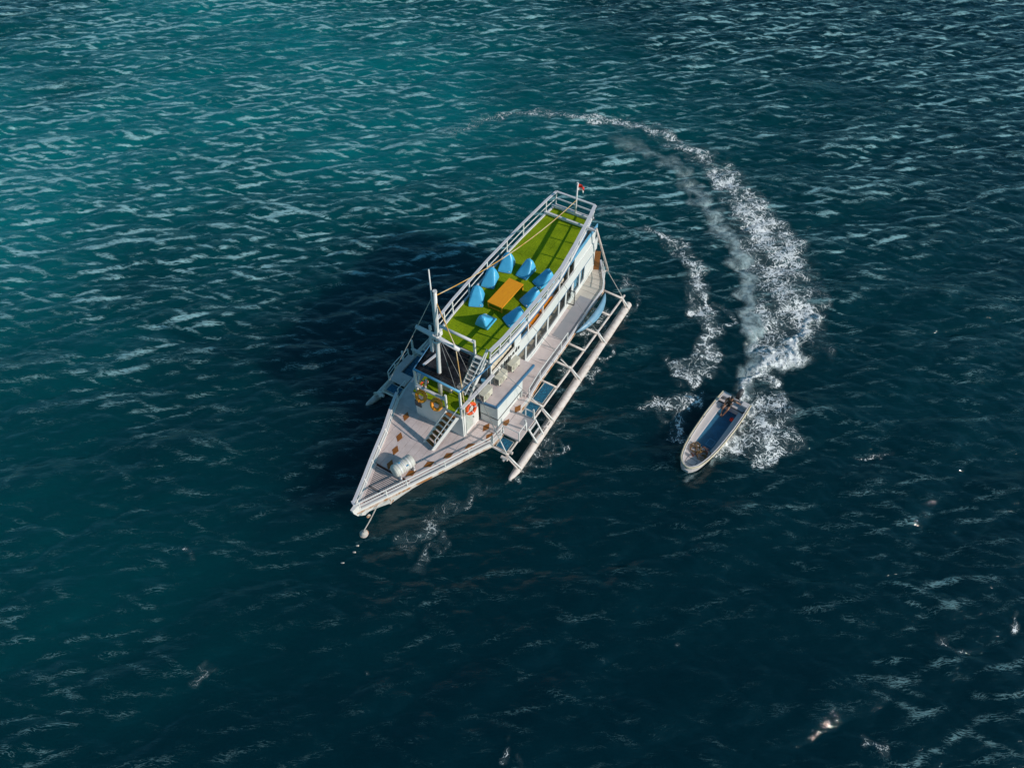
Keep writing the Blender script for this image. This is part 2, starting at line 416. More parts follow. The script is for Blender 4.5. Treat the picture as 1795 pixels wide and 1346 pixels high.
def foam_sheet():
    step = 0.085
    parts = []
    x0, x1, y0, y1 = -20.0, 30.0, 6.0, 66.0
    X, Y = np.meshgrid(np.arange(x0, x1, step), np.arange(y0, y1, step), indexing='xy')
    # ragged edges: warp the lookup position
    wx = X + (lownoise(X, Y, 0.9, 21) - 0.5) * 1.3 + (lownoise(X, Y, 0.35, 22) - 0.5) * 0.5
    wy = Y + (lownoise(X, Y, 0.9, 23) - 0.5) * 1.3 + (lownoise(X, Y, 0.35, 24) - 0.5) * 0.5
    D = {1: np.zeros_like(X), 2: np.zeros_like(X), 3: np.zeros_like(X)}
    for kind, pts in STROKES:
        arr = np.array(pts)
        m = arr[:, 2].max() * 1.3 + 1.5
        ix = (X[0] > arr[:, 0].min() - m) & (X[0] < arr[:, 0].max() + m)
        iy = (Y[:, 0] > arr[:, 1].min() - m) & (Y[:, 0] < arr[:, 1].max() + m)
        sl = np.ix_(iy, ix)
        D[kind][sl] = np.maximum(D[kind][sl], stroke_density(wx[sl], wy[sl], pts))
    a = math.radians(52.3)
    su = (X - 10.04) * math.cos(a) + (Y - 22.54) * math.sin(a)
    sv = (X - 10.04) * math.sin(a) - (Y - 22.54) * math.cos(a)
    hull = (su > 0.25) & (su < 6.65) & (np.abs(sv) < np.minimum(0.9, 0.25 + 0.42 * su))
    for kk in D: D[kk][hull] = 0
    keep = (D[1] + D[2] + D[3]) > 0.015
    FX, FY, FZ = sea_disp(X, Y)
    lump = lownoise(X, Y, 0.17, 31)
    FZ = FZ + 0.04 + D[3] * (0.04 + 0.20 * lump * lump) + 0.03 * D[1] * lump
    me, used = grid_mesh("wake_foam", FX, FY, FZ, keep)
    for nm, k in (("curl", 1), ("churn", 2), ("spray", 3)):
        a = me.attributes.new(nm, 'FLOAT', 'POINT')
        a.data.foreach_set("value", D[k].ravel()[used].astype(np.float32))
    o = bpy.data.objects.new("wake_foam", me)
    COL.objects.link(o)
    o['kind'] = 'stuff'
    o['label'] = "white curling foam wake swept round behind the small motorboat"
    o['category'] = "foam"
    m, nt, b, out = new_mat("foam")
    N, L = nt.nodes, nt.links
    tc = N.new("ShaderNodeTexCoord")
    def math_node(op, a=None, bb=None, clamp=False):
        n = N.new("ShaderNodeMath"); n.operation = op; n.use_clamp = clamp
        for i, v in ((0, a), (1, bb)):
            if v is None: continue
            if isinstance(v, (int, float)): n.inputs[i].default_value = v
            else: L.new(v, n.inputs[i])
        return n.outputs[0]
    def attr(nm):
        n = N.new("ShaderNodeAttribute"); n.attribute_name = nm
        return n.outputs['Fac']
    # swirled lookup position
    w1 = N.new("ShaderNodeTexNoise"); w1.inputs['Scale'].default_value = 1.1; w1.inputs['Detail'].default_value = 3
    L.new(tc.outputs['Object'], w1.inputs['Vector'])
    vm = N.new("ShaderNodeVectorMath"); vm.operation = 'SCALE'; vm.inputs['Scale'].default_value = 1.5
    L.new(w1.outputs['Color'], vm.inputs[0])
    va = N.new("ShaderNodeVectorMath"); va.operation = 'ADD'
    L.new(tc.outputs['Object'], va.inputs[0]); L.new(vm.outputs[0], va.inputs[1])
    def ridge(scale, det):
        n = N.new("ShaderNodeTexNoise"); n.inputs['Scale'].default_value = scale
        n.inputs['Detail'].default_value = det; n.inputs['Roughness'].default_value = 0.55
        L.new(va.outputs[0], n.inputs['Vector'])
        a = math_node('SUBTRACT', n.outputs['Fac'], 0.5)
        a = math_node('ABSOLUTE', a)
        a = math_node('MULTIPLY', a, 10.5)
        return math_node('SUBTRACT', 1.0, a, True)
    r1 = ridge(1.7, 2.0)
    r2 = ridge(4.2, 2.0)
    pat = math_node('MAXIMUM', r1, math_node('MULTIPLY', r2, 0.85))
    patch = N.new("ShaderNodeTexNoise"); patch.inputs['Scale'].default_value = 0.6; patch.inputs['Detail'].default_value = 5
    L.new(tc.outputs['Object'], patch.inputs['Vector'])
    pm = N.new("ShaderNodeMapRange"); pm.inputs['From Min'].default_value = 0.33; pm.inputs['From Max'].default_value = 0.62
    pm.inputs['To Min'].default_value = 0.30; pm.inputs['To Max'].default_value = 1.0
    L.new(patch.outputs['Fac'], pm.inputs['Value'])
    c = math_node('MULTIPLY', attr("curl"), pm.outputs[0])
    # threshold falls as density grows
    th = math_node('SUBTRACT', 1.0, math_node('MULTIPLY', c, 0.80))
    cf = math_node('SUBTRACT', pat, th)
    cf = math_node('MULTIPLY', cf, 3.8, True)
    # churned water: soft milky
    ch = N.new("ShaderNodeTexNoise"); ch.inputs['Scale'].default_value = 2.4; ch.inputs['Detail'].default_value = 4
    L.new(va.outputs[0], ch.inputs['Vector'])
    chm = N.new("ShaderNodeMapRange"); chm.inputs['From Min'].default_value = 0.35; chm.inputs['From Max'].default_value = 0.68
    chm.inputs['To Min'].default_value = 0.35; chm.inputs['To Max'].default_value = 0.95
    L.new(ch.outputs['Fac'], chm.inputs['Value'])
    milk = math_node('MULTIPLY', attr("churn"), chm.outputs[0])
    milk = math_node('MAXIMUM', milk, math_node('MULTIPLY', math_node('MULTIPLY', c, chm.outputs[0]), 0.40))
    sp = math_node('MULTIPLY', attr("spray"), math_node('ADD', math_node('MULTIPLY', pat, 1.0), 0.34), True)
    white = math_node('MAXIMUM', cf, sp)
    alpha = math_node('MAXIMUM', white, milk, True)
    mx = N.new("ShaderNodeMix"); mx.data_type = 'RGBA'
    mx.inputs['A'].default_value = (0.46, 0.58, 0.58, 1)
    mx.inputs['B'].default_value = (0.86, 0.86, 0.84, 1)
    L.new(white, mx.inputs['Factor'])
    L.new(mx.outputs['Result'], b.inputs['Base Color'])
    b.inputs['Roughness'].default_value = 0.75
    L.new(alpha, b.inputs['Alpha'])
    bp = N.new("ShaderNodeBump"); bp.inputs['Strength'].default_value = 0.45; bp.inputs['Distance'].default_value = 0.05
    L.new(math_node('ADD', pat, milk), bp.inputs['Height'])
    L.new(bp.outputs[0], b.inputs['Normal'])
    me.materials.append(m)
    return o
foam_sheet()
# ------------------------------------------------------------------ helpers: meshes
class MB:
    """collects simple solids and links them as one mesh object"""
    def __init__(s):
        s.v = []; s.f = []; s.mi = []
    def add(s, verts, faces, mi=0):
        n = len(s.v)
        s.v += [tuple(p) for p in verts]
        s.f += [tuple(i + n for i in f) for f in faces]
        s.mi += [mi] * len(faces)
        return s
    def prism(s, poly, z0, z1, mi=0):
        """upright solid over a plan polygon [(x, y)]; z0, z1 numbers or lists per corner"""
        n = len(poly)
        a = z0 if isinstance(z0, (list, tuple)) else [z0] * n
        b = z1 if isinstance(z1, (list, tuple)) else [z1] * n
        v = [(p[0], p[1], a[i]) for i, p in enumerate(poly)] + [(p[0], p[1], b[i]) for i, p in enumerate(poly)]
        f = [tuple(range(n - 1, -1, -1)), tuple(range(n, 2 * n))]
        f += [(i, (i + 1) % n, n + (i + 1) % n, n + i) for i in range(n)]
        return s.add(v, f, mi)
    def box(s, c, d, rz=0.0, mi=0):
        x, y, z = c; a, b, h = d[0] / 2, d[1] / 2, d[2] / 2
        cs, sn = math.cos(rz), math.sin(rz)
        poly = [(x + i * a * cs - j * b * sn, y + i * a * sn + j * b * cs) for i, j in ((-1, -1), (1, -1), (1, 1), (-1, 1))]
        return s.prism(poly, z - h, z + h, mi)
    def beam(s, p, q, w, h, up=(0, 0, 1), mi=0):
        """straight bar of rectangular section, w across and h along up"""
        p = Vector(p); q = Vector(q); d = (q - p).normalized()
        u = Vector(up); sd = d.cross(u)
        if sd.length < 1e-4: sd = d.cross(Vector((1, 0, 0)))
        sd.normalize(); u = sd.cross(d).normalized()
        v = []
        for c in (p, q):
            for i, j in ((-1, -1), (1, -1), (1, 1), (-1, 1)):
                v.append(c + sd * (i * w / 2) + u * (j * h / 2))
        return s.add(v, [(3, 2, 1, 0), (4, 5, 6, 7), (0, 1, 5, 4), (1, 2, 6, 5), (2, 3, 7, 6), (3, 0, 4, 7)], mi)
    def ribbon(s, pts, w, h, mi=0):
        """flat bar following a polyline, mitred"""
        P = [Vector(p) for p in pts]
        v = []
        for i, p in enumerate(P):
            d = (P[min(i + 1, len(P) - 1)] - P[max(i - 1, 0)]); d.z = 0; d.normalize()
            sd = Vector((d.y, -d.x, 0))
            for a, b in ((-1, -1), (1, -1), (1, 1), (-1, 1)):
                v.append(p + sd * (a * w / 2) + Vector((0, 0, b * h / 2)))
        f = [(3, 2, 1, 0)]
        for i in range(len(P) - 1):
            o = 4 * i
            f += [(o + k, o + (k + 1) % 4, o + 4 + (k + 1) % 4, o + 4 + k) for k in range(4)]
        o = 4 * (len(P) - 1)
        f.append((o, o + 1, o + 2, o + 3))
        return s.add(v, f, mi)
    def tube(s, pts, r, n=8, mi=0, caps=True):
        P = [Vector(p) for p in pts]
        R = r if isinstance(r, (list, tuple)) else [r] * len(P)
        v = []; ref = None
        for i, p in enumerate(P):
            d = (P[min(i + 1, len(P) - 1)] - P[max(i - 1, 0)])
            if d.length < 1e-9: d = Vector((0, 0, 1))
            d.normalize()
            if ref is None:
                ref = Vector((0, 0, 1)) if abs(d.z) < 0.9 else Vector((1, 0, 0))
            a = d.cross(ref).normalized(); b = a.cross(d).normalized(); ref = b
            for k in range(n):
                t = 2 * math.pi * k / n
                v.append(p + a * (R[i] * math.cos(t)) + b * (R[i] * math.sin(t)))
        f = []
        for i in range(len(P) - 1):
            for k in range(n):
                f.append((i * n + k, i * n + (k + 1) % n, (i + 1) * n + (k + 1) % n, (i + 1) * n + k))
        if caps:
            f.append(tuple(range(n - 1, -1, -1)))
            f.append(tuple(range((len(P) - 1) * n, len(P) * n)))
        return s.add(v, f, mi)
    def loft(s, rings, caps=True, closed=True, mi=0):
        n = len(rings[0]); v = [p for r in rings for p in r]; f = []
        for i in range(len(rings) - 1):
            for k in range(n if closed else n - 1):
                f.append((i * n + k, i * n + (k + 1) % n, (i + 1) * n + (k + 1) % n, (i + 1) * n + k))
        if caps:
            f.append(tuple(range(n - 1, -1, -1)))
            f.append(tuple(range((len(rings) - 1) * n, len(rings) * n)))
        return s.add(v, f, mi)
    def torus(s, c, ax, R, r, n=28, m=10, mi=0, mat_fn=None):
        c = Vector(c); ax = Vector(ax).normalized()
        a = ax.orthogonal().normalized(); b = ax.cross(a)
        v = []; f = []
        for i in range(n):
            t = 2 * math.pi * i / n
            e = a * math.cos(t) + b * math.sin(t)
            for k in range(m):
                p = 2 * math.pi * k / m
                v.append(c + e * (R + r * math.cos(p)) + ax * (r * math.sin(p)))
        n0 = len(s.v)
        s.v += [tuple(p) for p in v]
        for i in range(n):
            for k in range(m):
                s.f.append((n0 + i * m + k, n0 + i * m + (k + 1) % m, n0 + ((i + 1) % n) * m + (k + 1) % m, n0 + ((i + 1) % n) * m + k))
                s.mi.append(mat_fn(i) if mat_fn else mi)
        return s
    def build(s, name, mats, parent=None, smooth=False, bevel=0.0, sub=0):
        me = bpy.data.meshes.new(name)
        me.from_pydata(s.v, [], s.f)
        bm = bmesh.new(); bm.from_mesh(me)
        bmesh.ops.recalc_face_normals(bm, faces=bm.faces)
        bm.to_mesh(me); bm.free()
        if not isinstance(mats, (list, tuple)): mats = [mats]
        for m in mats: me.materials.append(m)
        if len(mats) > 1: me.polygons.foreach_set("material_index", s.mi)
        if smooth: me.polygons.foreach_set("use_smooth", [True] * len(me.polygons))
        o = bpy.data.objects.new(name, me)
        COL.objects.link(o)
        if parent: o.parent = parent
        if bevel:
            md = o.modifiers.new("bevel", 'BEVEL'); md.width = bevel; md.segments = 2; md.limit_method = 'ANGLE'
        if sub:
            md = o.modifiers.new("subd", 'SUBSURF'); md.levels = sub; md.render_levels = sub
        return o

def tag(o, label=None, cat=None, group=None, kind=None):
    if label: o['label'] = label
    if cat: o['category'] = cat
    if group: o['group'] = group
    if kind: o['kind'] = kind
    return o

def empty(name, mat, label, cat, group=None):
    o = bpy.data.objects.new(name, None)
    o.empty_display_size = 0.3
    COL.objects.link(o)
    o.matrix_world = mat
    return tag(o, label, cat, group)

def interp(tab):
    xs = [t[0] for t in tab]; ys = [t[1] for t in tab]
    return lambda u: float(np.interp(u, xs, ys))

# the big boat's own frame: u aft along the keel, v to the side the sun is on, z up
PHI = math.radians(58.6469)
BOAT = Matrix.Translation((-8.832, 17.994, 0)) @ Matrix.Rotation(PHI, 4, 'Z')
def P(u, v, z): return (u, -v, z)
def at_boat(u, v, z, yaw=0.0):
    """frame standing on the boat: x aft, y away from the sun"""
    return BOAT @ Matrix.Translation(P(u, v, z)) @ Matrix.Rotation(-yaw, 4, 'Z')

# ------------------------------------------------------------------ materials
M = {}
M['white'] = paint('white_paint', (0.77, 0.74, 0.70), (0.66, 0.61, 0.56), 1.3, 0.42, lo=0.5, hi=0.85)
M['wall'] = paint('wall_paint', (0.70, 0.71, 0.68), (0.62, 0.62, 0.58), 0.9, 0.4, lo=0.45, hi=0.8)
M['rail'] = paint('rail_paint', (0.74, 0.70, 0.70), (0.60, 0.54, 0.52), 2.0, 0.45, lo=0.5, hi=0.85)
M['spar'] = paint('spar_paint', (0.72, 0.62, 0.56), (0.44, 0.33, 0.27), 2.4, 0.55, lo=0.46, hi=0.78, bump=0.3, bscale=8)
M['deck'] = paint('deck_paint', (0.70, 0.575, 0.54), (0.50, 0.395, 0.365), 1.3, 0.6, lo=0.4, hi=0.8, bump=0.15)
M['deck_tan'] = paint('deck_tan', (0.62, 0.55, 0.47), (0.50, 0.43, 0.36), 1.4, 0.65, lo=0.4, hi=0.75)
M['raft'] = paint('raft_shell', (0.64, 0.62, 0.56), (0.52, 0.49, 0.43), 3.0, 0.55)
M['seam'] = paint('seam', (0.20, 0.17, 0.16), None, 4, 0.8)
M['rust'] = paint('rust_strake', (0.42, 0.19, 0.07), (0.70, 0.60, 0.52), 2.2, 0.7, lo=0.42, hi=0.58)
M['antifoul'] = paint('hull_bottom', (0.16, 0.05, 0.04), (0.07, 0.06, 0.055), 1.4, 0.6)
M['blue_trim'] = paint('blue_trim', (0.07, 0.21, 0.36), (0.05, 0.15, 0.28), 2.5, 0.45)
M['blue_pale'] = paint('pale_blue', (0.15, 0.42, 0.62), (0.12, 0.34, 0.52), 2.5, 0.45)
M['brown'] = paint('varnished_wood', (0.36, 0.135, 0.025), (0.23, 0.075, 0.016), 6.0, 0.4, lo=0.3, hi=0.7, stretch=(1, 5, 1))
M['dark_wood'] = paint('dark_wood', (0.12, 0.035, 0.02), (0.06, 0.02, 0.014), 6.0, 0.5)
M['black'] = paint('black', (0.014, 0.014, 0.016), (0.03, 0.03, 0.032), 4.0, 0.45)
M['dark'] = paint('dark_grey', (0.05, 0.05, 0.055), (0.09, 0.09, 0.09), 4.0, 0.5)
M['grey'] = paint('grey_floor', (0.33, 0.34, 0.34), (0.26, 0.27, 0.28), 1.8, 0.7)
M['mat_grey'] = paint('rubber_mat', (0.30, 0.30, 0.315), (0.37, 0.335, 0.345), 0.9, 0.8, lo=0.3, hi=0.7)
M['tan'] = paint('tan_interior', (0.56, 0.45, 0.33), (0.44, 0.33, 0.23), 2.0, 0.7)
M['curtain'] = paint('curtain', (0.66, 0.56, 0.44), (0.50, 0.38, 0.25), 2.2, 0.85, bump=0.5, bscale=9)
M['orange'] = paint('orange_cushion', (0.92, 0.33, 0.006), (0.80, 0.26, 0.004), 2.5, 0.75)
M['rope_y'] = paint('yellow_rope', (0.62, 0.30, 0.045), (0.74, 0.55, 0.33), 0.6, 0.8, lo=0.4, hi=0.6)
M['rope_w'] = paint('pale_rope', (0.62, 0.57, 0.50), (0.42, 0.37, 0.32), 3.0, 0.85)
M['wire'] = paint('steel_wire', (0.36, 0.35, 0.34), (0.22, 0.21, 0.2), 3.0, 0.45, metallic=0.4)
M['red'] = paint('red_cloth', (0.78, 0.03, 0.012), (0.60, 0.018, 0.008), 3.0, 0.7)
M['ring_y'] = paint('ring_yellow', (0.95, 0.33, 0.01), (0.86, 0.26, 0.008), 5.0, 0.5)
M['ring_o'] = paint('ring_orange', (0.80, 0.085, 0.008), (0.64, 0.055, 0.006), 5.0, 0.45)
M['bean'] = paint('blue_vinyl', (0.09, 0.47, 0.74), (0.06, 0.39, 0.66), 2.2, 0.34, bump=0.5, bscale=5.0, lo=0.35, hi=0.75)
M['table'] = paint('orange_table', (0.97, 0.37, 0.003), (0.86, 0.28, 0.004), 3.0, 0.75, stretch=(1, 5, 1), lo=0.35, hi=0.75)
M['ac'] = paint('ac_cream', (0.66, 0.62, 0.51), (0.56, 0.51, 0.40), 2.5, 0.5)
M['ac_dark'] = paint('ac_fan', (0.36, 0.32, 0.22), (0.24, 0.20, 0.13), 14.0, 0.6)
M['skin'] = paint('skin', (0.36, 0.17, 0.095), (0.29, 0.13, 0.07), 9.0, 0.5)

def turf_mat():
    m, nt, b, out = new_mat('artificial_turf')
    N, L = nt.nodes, nt.links
    tc = N.new("ShaderNodeTexCoord")
    a = N.new("ShaderNodeTexNoise"); a.inputs['Scale'].default_value = 9.0; a.inputs['Detail'].default_value = 8; a.inputs['Roughness'].default_value = 0.75
    c = N.new("ShaderNodeTexNoise"); c.inputs['Scale'].default_value = 0.8; c.inputs['Detail'].default_value = 3
    L.new(tc.outputs['Object'], a.inputs['Vector']); L.new(tc.outputs['Object'], c.inputs['Vector'])
    ad = N.new("ShaderNodeMath"); ad.operation = 'MULTIPLY_ADD'; ad.inputs[1].default_value = 0.6
    L.new(a.outputs['Fac'], ad.inputs[0])
    m2 = N.new("ShaderNodeMath"); m2.operation = 'MULTIPLY'; m2.inputs[1].default_value = 0.4
    L.new(c.outputs['Fac'], m2.inputs[0]); L.new(m2.outputs[0], ad.inputs[2])
    r = N.new("ShaderNodeValToRGB")
    r.color_ramp.elements[0].position = 0.38; r.color_ramp.elements[0].color = (0.13, 0.205, 0.002, 1)
    r.color_ramp.elements[1].position = 0.62; r.color_ramp.elements[1].color = (0.31, 0.40, 0.006, 1)
    L.new(ad.outputs[0], r.inputs['Fac']); L.new(r.outputs[0], b.inputs['Base Color'])
    b.inputs['Roughness'].default_value = 0.9
    b.inputs['Specular IOR Level'].default_value = 0.15
    bp = N.new("ShaderNodeBump"); bp.inputs['Strength'].default_value = 0.8; bp.inputs['Distance'].default_value = 0.03
    n3 = N.new("ShaderNodeTexNoise"); n3.inputs['Scale'].default_value = 28.0; n3.inputs['Detail'].default_value = 2
    L.new(tc.outputs['Object'], n3.inputs['Vector']); L.new(n3.outputs['Fac'], bp.inputs['Height'])
    L.new(bp.outputs[0], b.inputs['Normal'])
    return m
M['turf'] = turf_mat()

def glass_mat(name, tint, refl, rough=0.03):
    m, nt, b, out = new_mat(name)
    N, L = nt.nodes, nt.links
    nt.nodes.remove(b)
    tr = N.new("ShaderNodeBsdfTransparent"); tr.inputs['Color'].default_value = (*tint, 1)
    gl = N.new("ShaderNodeBsdfGlossy"); gl.inputs['Roughness'].default_value = rough
    gl.inputs['Color'].default_value = (0.9, 0.95, 1, 1)
    mx = N.new("ShaderNodeMixShader"); mx.inputs[0].default_value = refl
    L.new(tr.outputs[0], mx.inputs[1]); L.new(gl.outputs[0], mx.inputs[2])
    L.new(mx.outputs[0], out.inputs['Surface'])
    return m
M['glass'] = glass_mat('window_glass', (0.93, 0.95, 0.94), 0.07)

def awning_mat():
    m, nt, b, out = new_mat('black_awning')
    N, L = nt.nodes, nt.links
    tc = N.new("ShaderNodeTexCoord")
    n = N.new("ShaderNodeTexNoise"); n.inputs['Scale'].default_value = 1.3; n.inputs['Detail'].default_value = 5; n.inputs['Distortion'].default_value = 1.2
    L.new(tc.outputs['Object'], n.inputs['Vector'])
    r = N.new("ShaderNodeValToRGB")
    r.color_ramp.elements[0].position = 0.35; r.color_ramp.elements[0].color = (0.006, 0.006, 0.007, 1)
    r.color_ramp.elements[1].position = 0.72; r.color_ramp.elements[1].color = (0.040, 0.040, 0.046, 1)
    L.new(n.outputs['Fac'], r.inputs['Fac']); L.new(r.outputs[0], b.inputs['Base Color'])
    b.inputs['Roughness'].default_value = 0.6
    b.inputs['Specular IOR Level'].default_value = 0.08
    b.inputs['Alpha'].default_value = 0.80
    bp = N.new("ShaderNodeBump"); bp.inputs['Strength'].default_value = 0.5; bp.inputs['Distance'].default_value = 0.06
    L.new(n.outputs['Fac'], bp.inputs['Height']); L.new(bp.outputs[0], b.inputs['Normal'])
    return m
M['awning'] = awning_mat()

def net_mat():
    m, nt, b, out = new_mat('blue_netting')
    N, L = nt.nodes, nt.links
    tc = N.new("ShaderNodeTexCoord")
    n = N.new("ShaderNodeTexNoise"); n.inputs['Scale'].default_value = 12.0; n.inputs['Detail'].default_value = 4; n.inputs['Roughness'].default_value = 0.9
    L.new(tc.outputs['Object'], n.inputs['Vector'])
    r = N.new("ShaderNodeValToRGB")
    r.color_ramp.elements[0].position = 0.42; r.color_ramp.elements[0].color = (0.002, 0.025, 0.065, 1)
    r.color_ramp.elements[1].position = 0.62; r.color_ramp.elements[1].color = (0.02, 0.24, 0.38, 1)
    L.new(n.outputs['Fac'], r.inputs['Fac']); L.new(r.outputs[0], b.inputs['Base Color'])
    b.inputs['Roughness'].default_value = 0.6
    return m
M['net'] = net_mat()

# ------------------------------------------------------------------ the outrigger boat
boat = empty('outrigger_boat', BOAT,
             "large white two-deck outrigger tour boat moored with green turf on its roof", "boat")

RE = interp([(1.25, -0.28), (4, 1.17), (6.1, 2.25), (7.6, 2.98), (8.8, 3.6), (9.6, 3.72), (13, 3.72), (14.6, 3.58), (18, 3.52), (22, 3.34), (23.8, 3.28), (24.6, 2.95), (26.5, 1.75)])
LE = interp([(1.25, -0.42), (3, -1.02), (4.3, -1.5), (6.3, -2.15), (7.6, -2.7), (8.7, -3.1), (10, -3.35), (13, -3.42), (18, -3.4), (22, -3.2), (23.8, -3.1), (24.6, -2.8), (26.5, -1.6)])
DZ = 1.60                                   # main deck
STN = [1.25, 2, 3, 4, 5, 6.1, 7.6, 8.8, 9.6, 11, 13, 14.6, 16.5, 18, 20, 22, 23.8, 24.6, 25.6, 26.5]

# hull: narrow body under a wide overhanging deck
rings = []
for u in [1.3, 1.9, 2.6, 3.4, 4.4, 5.6, 7, 9, 12, 16, 20, 23, 25, 26.3]:
    c = (RE(u) + LE(u)) / 2; w = (RE(u) - LE(u)) / 2
    k = min(1.0, max(0.0, (u - 1.3) / 5.0)) ** 0.8
    wl = w * (0.30 + 0.36 * k); keel = -0.7 if u > 4.4 else -0.7 + (4.4 - u) / 3.1 * 1.9
    top = 1.42
    z1 = max(keel + 0.1, 0.95); z2 = max(keel + 0.05, 0.25)
    wt = w * (0.84 if u < 9 else 0.84 - 0.09 * min(1, (u - 9) / 2))
    a = [(wt, top), (wt * 0.80 + wl * 0.08, z1), (wl, z2), (wl * 0.8, max(keel + 0.02, -0.25)), (0.06, keel)]
    ring = [P(u, c + v, z) for v, z in a] + [P(u, c - v, z) for v, z in reversed(a)]
    rings.append(ring)
MB().loft(rings).build('hull', M['white'], boat, smooth=False)
# stem post at the bow
MB().loft([[P(1.02 + a, -0.36 + b, 1.0), P(1.02 + a, -0.36 + b + 0.14, 1.0), P(1.42 + a, -0.30 + b + 0.16, 1.0), P(1.42 + a, -0.30 + b, 1.0)] if False else
           [P(u0, -0.43, z), P(u0, -0.27, z), P(u0 + 0.45, -0.22, z), P(u0 + 0.45, -0.48, z)] for u0, z in ((1.75, 0.55), (1.25, 1.2), (1.05, 1.75), (1.02, 2.05))]).build('stem_post', M['white'], boat)

def outline(u0, u1, inset=0.0, n=None):
    us = [u0] + [u for u in STN if u0 < u < u1] + [u1]
    return [(u, -(RE(u) - inset)) for u in us] + [(u, -(LE(u) + inset)) for u in reversed(us)]
MB().prism(outline(1.25, 26.5), 1.44, 1.57).build('deck_slab', M['white'], boat)
def edge_line(F, u0, u1, dv, z):
    us = [u0] + [u for u in STN if u0 < u < u1] + [u1]
    return [P(u, F(u) + dv, z) for u in us]
for F, sgn in ((RE, 1), (LE, -1)):
    MB().ribbon(edge_line(F, 1.25, 26.5, 0.03 * sgn, 1.47), 0.07, 0.09).build('rubbing_strake', M['rust'], boat)
    MB().ribbon(edge_line(F, 1.3, 8.75, -0.05 * sgn, 1.63), 0.10, 0.12).build('toe_rail', M['white'], boat)
    MB().ribbon(edge_line(F, 12.9 if sgn > 0 else 12.4, 26.45, -0.05 * sgn, 1.64), 0.13, 0.13).build('toe_rail', M['rail'], boat)

# foredeck planks run fore and aft, clipped by the deck edge
def clip_strip(v0, v1, u0, u1, lo, hi):
    """plan outline of a strip v0..v1 between the deck edges"""
    us = list(np.linspace(u0, u1, 34))
    top = []; bot = []
    for u in us:
        a = max(v0, lo(u)); b = min(v1, hi(u))
        if b - a > 0.03:
            top.append((u, -b)); bot.append((u, -a))
    if len(top) < 2: return None
    return top + bot[::-1]
v = -3.3
lo = lambda u: LE(u) + 0.11
hi = lambda u: RE(u) - 0.11
k = 0
while v < 3.7:
    w = 0.44
    pl = clip_strip(v + 0.008, v + w - 0.008, 4.33, 8.42, lo, hi)
    if pl:
        MB().prism(pl, 1.571, 1.60 + 0.003 * (k % 2)).build('deck_plank', M['deck'], boat)
    v += w; k += 1
# side decks: panels laid athwartships
def panel(u0, u1, va, vb, name='deck_panel', m='deck', z0=1.571, z1=1.60):
    g = 0.012
    poly = [(u0 + g, -(vb(u0) if callable(vb) else vb)), (u1 - g, -(vb(u1) if callable(vb) else vb)),
            (u1 - g, -(va(u1) if callable(va) else va)), (u0 + g, -(va(u0) if callable(va) else va))]
    MB().prism(poly, z0, z1).build(name, M[m], boat)
CR = interp([(8.4, 1.95), (9.8, 2.0), (13.7, 2.12), (16, 2.18), (18.6, 2.08), (21.6, 1.92), (25.3, 1.70)])
CL = interp([(8.4, -1.45), (11, -1.62), (15, -1.75), (20, -1.75), (25.3, -1.45)])
us = [8.43, 9.55, 10.7, 11.9, 13.1, 14.55, 15.7, 17.0, 18.3, 19.6, 20.9, 22.15, 23.1, 24.0, 24.9]
for i in range(len(us) - 1):
    m = 'deck' if us[i] < 20.9 else 'deck_tan'
    panel(us[i], us[i + 1], lambda u: CR(u) - 0.05, lambda u: RE(u) - 0.11, m=m)
    panel(us[i], us[i + 1], lambda u: LE(u) + 0.11, lambda u: CL(u) + 0.05, m='deck')
for a, b in ((24.9, 25.6), (25.6, 26.4)):
    panel(a, b, lambda u: LE(u) + 0.12, lambda u: RE(u) - 0.12, m='deck_tan')

# bow grating: beams below, slats athwartships
pit = [(1.9, -(RE(1.9) - 0.14)), (4.16, -(RE(4.16) - 0.2)), (4.16, -(LE(4.16) + 0.2)), (1.9, -(LE(1.9) + 0.14))]
MB().prism(pit, 1.571, 1.578).build('grating_floor', M['seam'], boat)
u = 1.86
while u < 4.16:
    MB().prism([(u, -(RE(u) - 0.17)), (u + 0.062, -(RE(u) - 0.17)), (u + 0.062, -(LE(u) + 0.17)), (u, -(LE(u) + 0.17))], 1.60, 1.635).build('grating_slat', M['deck'], boat)
    u += 0.112
for uu, w in ((2.86, 0.10), (4.2, 0.09)):
    MB().prism([(uu, -(RE(uu) - 0.13)), (uu + w, -(RE(uu) - 0.13)), (uu + w, -(LE(uu) + 0.13)), (uu, -(LE(uu) + 0.13))], 1.572, 1.655).build('grating_bar', M['dark_wood'] if uu > 4 else M['seam'], boat)
for F, s in ((RE, 1), (LE, -1)):
    MB().ribbon([P(u, F(u) - s * 0.17, 1.64) for u in (1.45, 2, 3, 4, 4.25)], 0.12, 0.05).build('grating_border', M['deck'], boat)
MB().prism([(1.27, -(RE(1.3) - 0.06)), (1.88, -(RE(1.88) - 0.1)), (1.88, -(LE(1.88) + 0.1)), (1.27, -(LE(1.3) + 0.06))], 1.571, 1.61).build('bow_plate', M['deck'], boat)

